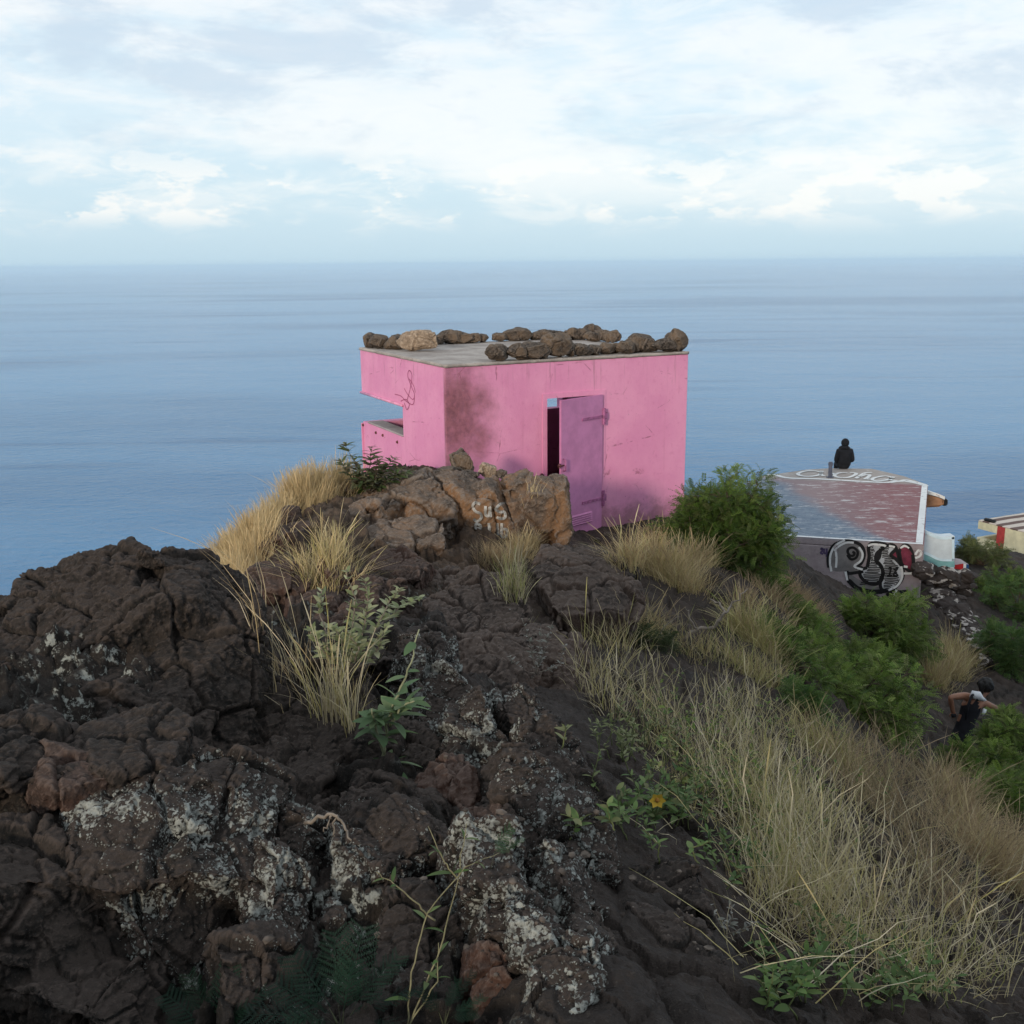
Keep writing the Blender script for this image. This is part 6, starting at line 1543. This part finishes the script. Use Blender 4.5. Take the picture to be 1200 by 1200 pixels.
# ferny weeds at the bottom
def fern(label, px, py, Y, fr, size, cols):
    Y = surf(px, min(py, 1198)).y - .02; o = np.array(PY(px, py, Y)); root = empty('fern', o, label, 'fern', 'ferny weeds at the bottom')
    parts = []
    for (tx, ty, dy) in fr:
        t_ = np.array(PY(tx, ty, Y + dy)); d = t_ - o; L = np.linalg.norm(d); start = o + d * .25
        parts.append(place(TPLF, start[None] , (d + [0, 0, .06 * L])[None], np.array([L * .8]), pick(cols, 1, .1)))
        parts.append(blades(o[None] - [0, 0, .02], np.array([d[2] * .3 + .02]), np.array([[d[0], d[1]]]) * .3 / max(abs(d[2] * .3 + .02), .02), np.array([.004]), pick([(.10, .11, .06)], 1), 3, 1))
    plant_obj('fronds', [(V - o, F, C_) for V, F, C_ in parts], M_leaf, root)
TEAL = [(.015, .042, .026), (.022, .058, .032), (.012, .034, .022)]
fern('dark ferny weed with the most fronds, left of the bottom centre', 400, 1200, 2.12, [(330,1150,.05),(350,1120,.1),(385,1100,.12),(420,1095,.1),(455,1120,.1),(365,1165,-.02),(440,1160,.0),(300,1180,.0),(410,1140,0),(480,1150,.05),(345,1190,-.05),(460,1190,-.05)], .2, TEAL)
fern('dark ferny weed at the bottom below the lichen boulder', 250, 1215, 2.1, [(200,1165,.05),(230,1145,.08),(265,1140,.08),(300,1160,.05),(205,1190,0),(280,1180,0),(190,1200,-.05)], .2, TEAL)
fern('small dark ferny weed by the tall stalks at the bottom', 520, 1195, 2.15, [(545,1140,.05),(560,1165,.05),(530,1150,.05),(500,1160,0),(555,1185,0)], .12, TEAL)
fern('single grey-green frond growing from the lichen rib', 575, 1010, 2.75, [(592,972,.0),(606,980,.02)], .08, [(.055, .11, .05), (.07, .13, .06)])
# tall stalks rising at the bottom centre
leafy('stalk_plant', 'tall thin stalks with a few narrow green leaves at the bottom centre', 'plant',
      [[(478,1205,2.1),(482,1140,2.15),(500,1070,2.2),(545,1015,2.25),(585,1000,2.3)], [(502,1205,2.1),(520,1100,2.2),(536,1030,2.25),(548,965,2.3)], [(508,1205,2.12),(512,1150,2.15),(515,1105,2.2)], [(536,1030,2.25),(520,1010,2.25),(502,968,2.3)], [(510,1080,2.2),(490,1060,2.2),(462,1035,2.2),(440,1022,2.2)]],
      5, .06, [(.10, .17, .05), (.08, .14, .045), (.14, .19, .08)], NARROW, .0024, mat_paint('straw_stem', (.20, .18, .10), .7, .15, .2, 30), None, .5, .2, False, .1)
# low leafy weeds on the slope right of the trail
def weed(label, px, py, n, rx, size, cols, name='weed'):
    for k in range(n):
        x, y = px + rg.gauss(0, rx), py + rg.gauss(0, rx * .45); c = surf(x, y); Y = c.y
        leafy(name, label, 'weed', [[(x, y, Y), (x + rg.uniform(-12, 12), y - rg.uniform(12, 26), Y), (x + rg.uniform(-22, 22), y - rg.uniform(26, 52), Y - .02)]], 10, size, cols, LEAF, .0028, M_stem, 'leafy weeds on the grassy slope', .6, .25, False, .2, False)
WG = [(.115, .19, .06), (.15, .23, .075), (.19, .25, .10), (.08, .14, .05)]
weed('leafy weed in the patch with a yellow flower beside the trail', 765, 960, 40, 34, .06, WG + [(.2, .2, .1)])
weed('leafy weed among straw right of the yellow flower', 825, 925, 40, 40, .052, WG + GREENSTRAW)
weed('pale leafy weed at the upper left end of the straw slope', 745, 880, 36, 34, .05, [(.2, .22, .1), (.26, .27, .14), (.15, .18, .07)])
weed('dark green leafy weed at the bottom edge beside the trail', 925, 1165, 16, 34, .055, DGREEN + WG)
weed('green leafy weed at the bottom edge under the fallen straws', 1040, 1165, 16, 40, .05, WG)
weed('leafy weed half hidden in straw just above the bottom weeds', 1000, 1120, 14, 36, .04, WG)
weed('leafy weed along the upper part of the straw slope beside the dry tufts', 830, 860, 26, 45, .055, WG + YGREEN)
weed('leafy weed low between straw clumps right of the trail', 880, 1010, 34, 46, .05, WG)
weed('yellowish leafy weed on the middle of the straw slope below the large bush', 930, 920, 34, 55, .055, WG + YGREEN)
c = PY(770, 937, surf(765, 965).y - .05); bm = bmesh.new(); root = empty('yellow_flower', c, 'small yellow flower on the weed patch beside the trail', 'flower')
for k in range(6):
    a = k * math.tau / 6; d = Vector((math.cos(a), -.35, math.sin(a))); s = Vector((-math.sin(a), 0, math.cos(a)))
    v = [bm.verts.new(x) for x in (d * .004, d * .018 + s * .012, d * .032, d * .018 - s * .012)]; bm.faces.new(v)
link('petals', bm_mesh('petals', bm), mat_paint('yellow_petal', (.62, .40, .05), .6, .08), root)
bm = bmesh.new(); bmesh.ops.create_icosphere(bm, subdivisions=2, radius=.009, matrix=Matrix.Translation((0, -.004, 0))); link('flower_centre', bm_mesh('flower_centre', bm, True), mat_paint('flower_centre', (.35, .17, .03)), root)
# dead branch on the bare soil, and bent straws on the rock
def branch(name, label, paths, r, mat):
    a0 = paths[0][0]; dY = surf(a0[0], a0[1]).y - a0[2] - .03
    W = [[PY(q_[0], q_[1], q_[2] + dY) for q_ in s] for s in paths]; o = W[0][0]; bm = bmesh.new()
    for k, s in enumerate(W):
        pts = []
        for i in range(len(s) - 1):
            for j in range(4): pts.append(s[i].lerp(s[i + 1], j / 4) - o + Vector(rng.normal(0, r * .5, 3)))
        pts.append(s[-1] - o); n = len(pts); tube(bm, pts, [r * (1 if k == 0 else .55) * (1 - .6 * i / n) for i in range(n)], 6)
    return tag(link(name, bm_mesh(name, bm, True), mat, None, o), label, 'branch')
branch('dead_branch', 'bent grey dead branch on the bare soil below the big bush', [[(798,750,10.4),(815,738,10.4),(840,732,10.4),(850,718,10.4),(846,708,10.5),(832,702,10.6)], [(815,738,10.4),(806,718,10.4),(803,712,10.4)], [(850,718,10.4),(860,706,10.5),(876,690,10.6)]], .022, M_graytwig)
branch('dead_twig', 'thin grey twig lying on the slope in front of the dead branch', [[(750,756,9.5),(765,748,9.5),(785,742,9.6)], [(770,747,9.5),(782,730,9.6),(796,722,9.7)]], .010, M_graytwig)
branch('bent_straw', 'bent pale straws arching over the dark lava mound', [[(358,965,3.3),(372,958,3.25),(388,955,3.2),(402,966,3.2),(412,985,3.15)], [(388,955,3.2),(384,966,3.2),(380,975,3.2)], [(395,958,3.2),(390,968,3.2),(392,980,3.2)]], .006, M_graytwig)
branch('grey_stick', 'pale grey stick among the bushes at the right edge', [[(1188,728,21.5),(1194,737,21.4),(1200,748,21.3)]], .03, M_graytwig)

# ------------------------------------------------------------------ sea haze
def build_haze():
    bm = bmesh.new(); R_ = 215000.0
    boxes(bm, Vector((0, 0, 0)), Vector((1, 0, 0)), Vector((0, 1, 0)), UZ, (-R_, -R_, SEA - 16), (R_, R_, 40.0))
    m = bpy.data.materials.new('sea_air'); m.use_nodes = True; nt = m.node_tree; nt.nodes.clear()
    out = nt.nodes.new('ShaderNodeOutputMaterial'); v = nt.nodes.new('ShaderNodeVolumePrincipled')
    v.inputs['Color'].default_value = (.74, .90, 1.0, 1); v.inputs['Density'].default_value = HAZE; v.inputs['Anisotropy'].default_value = 0.0
    nt.links.new(v.outputs[0], out.inputs['Volume'])
    tag(link('haze', bm_mesh('haze', bm), m), 'pale blue sea haze fading the far water', 'haze', kind='stuff')
HAZE = 5.0e-5
if HAZE > 0: build_haze()
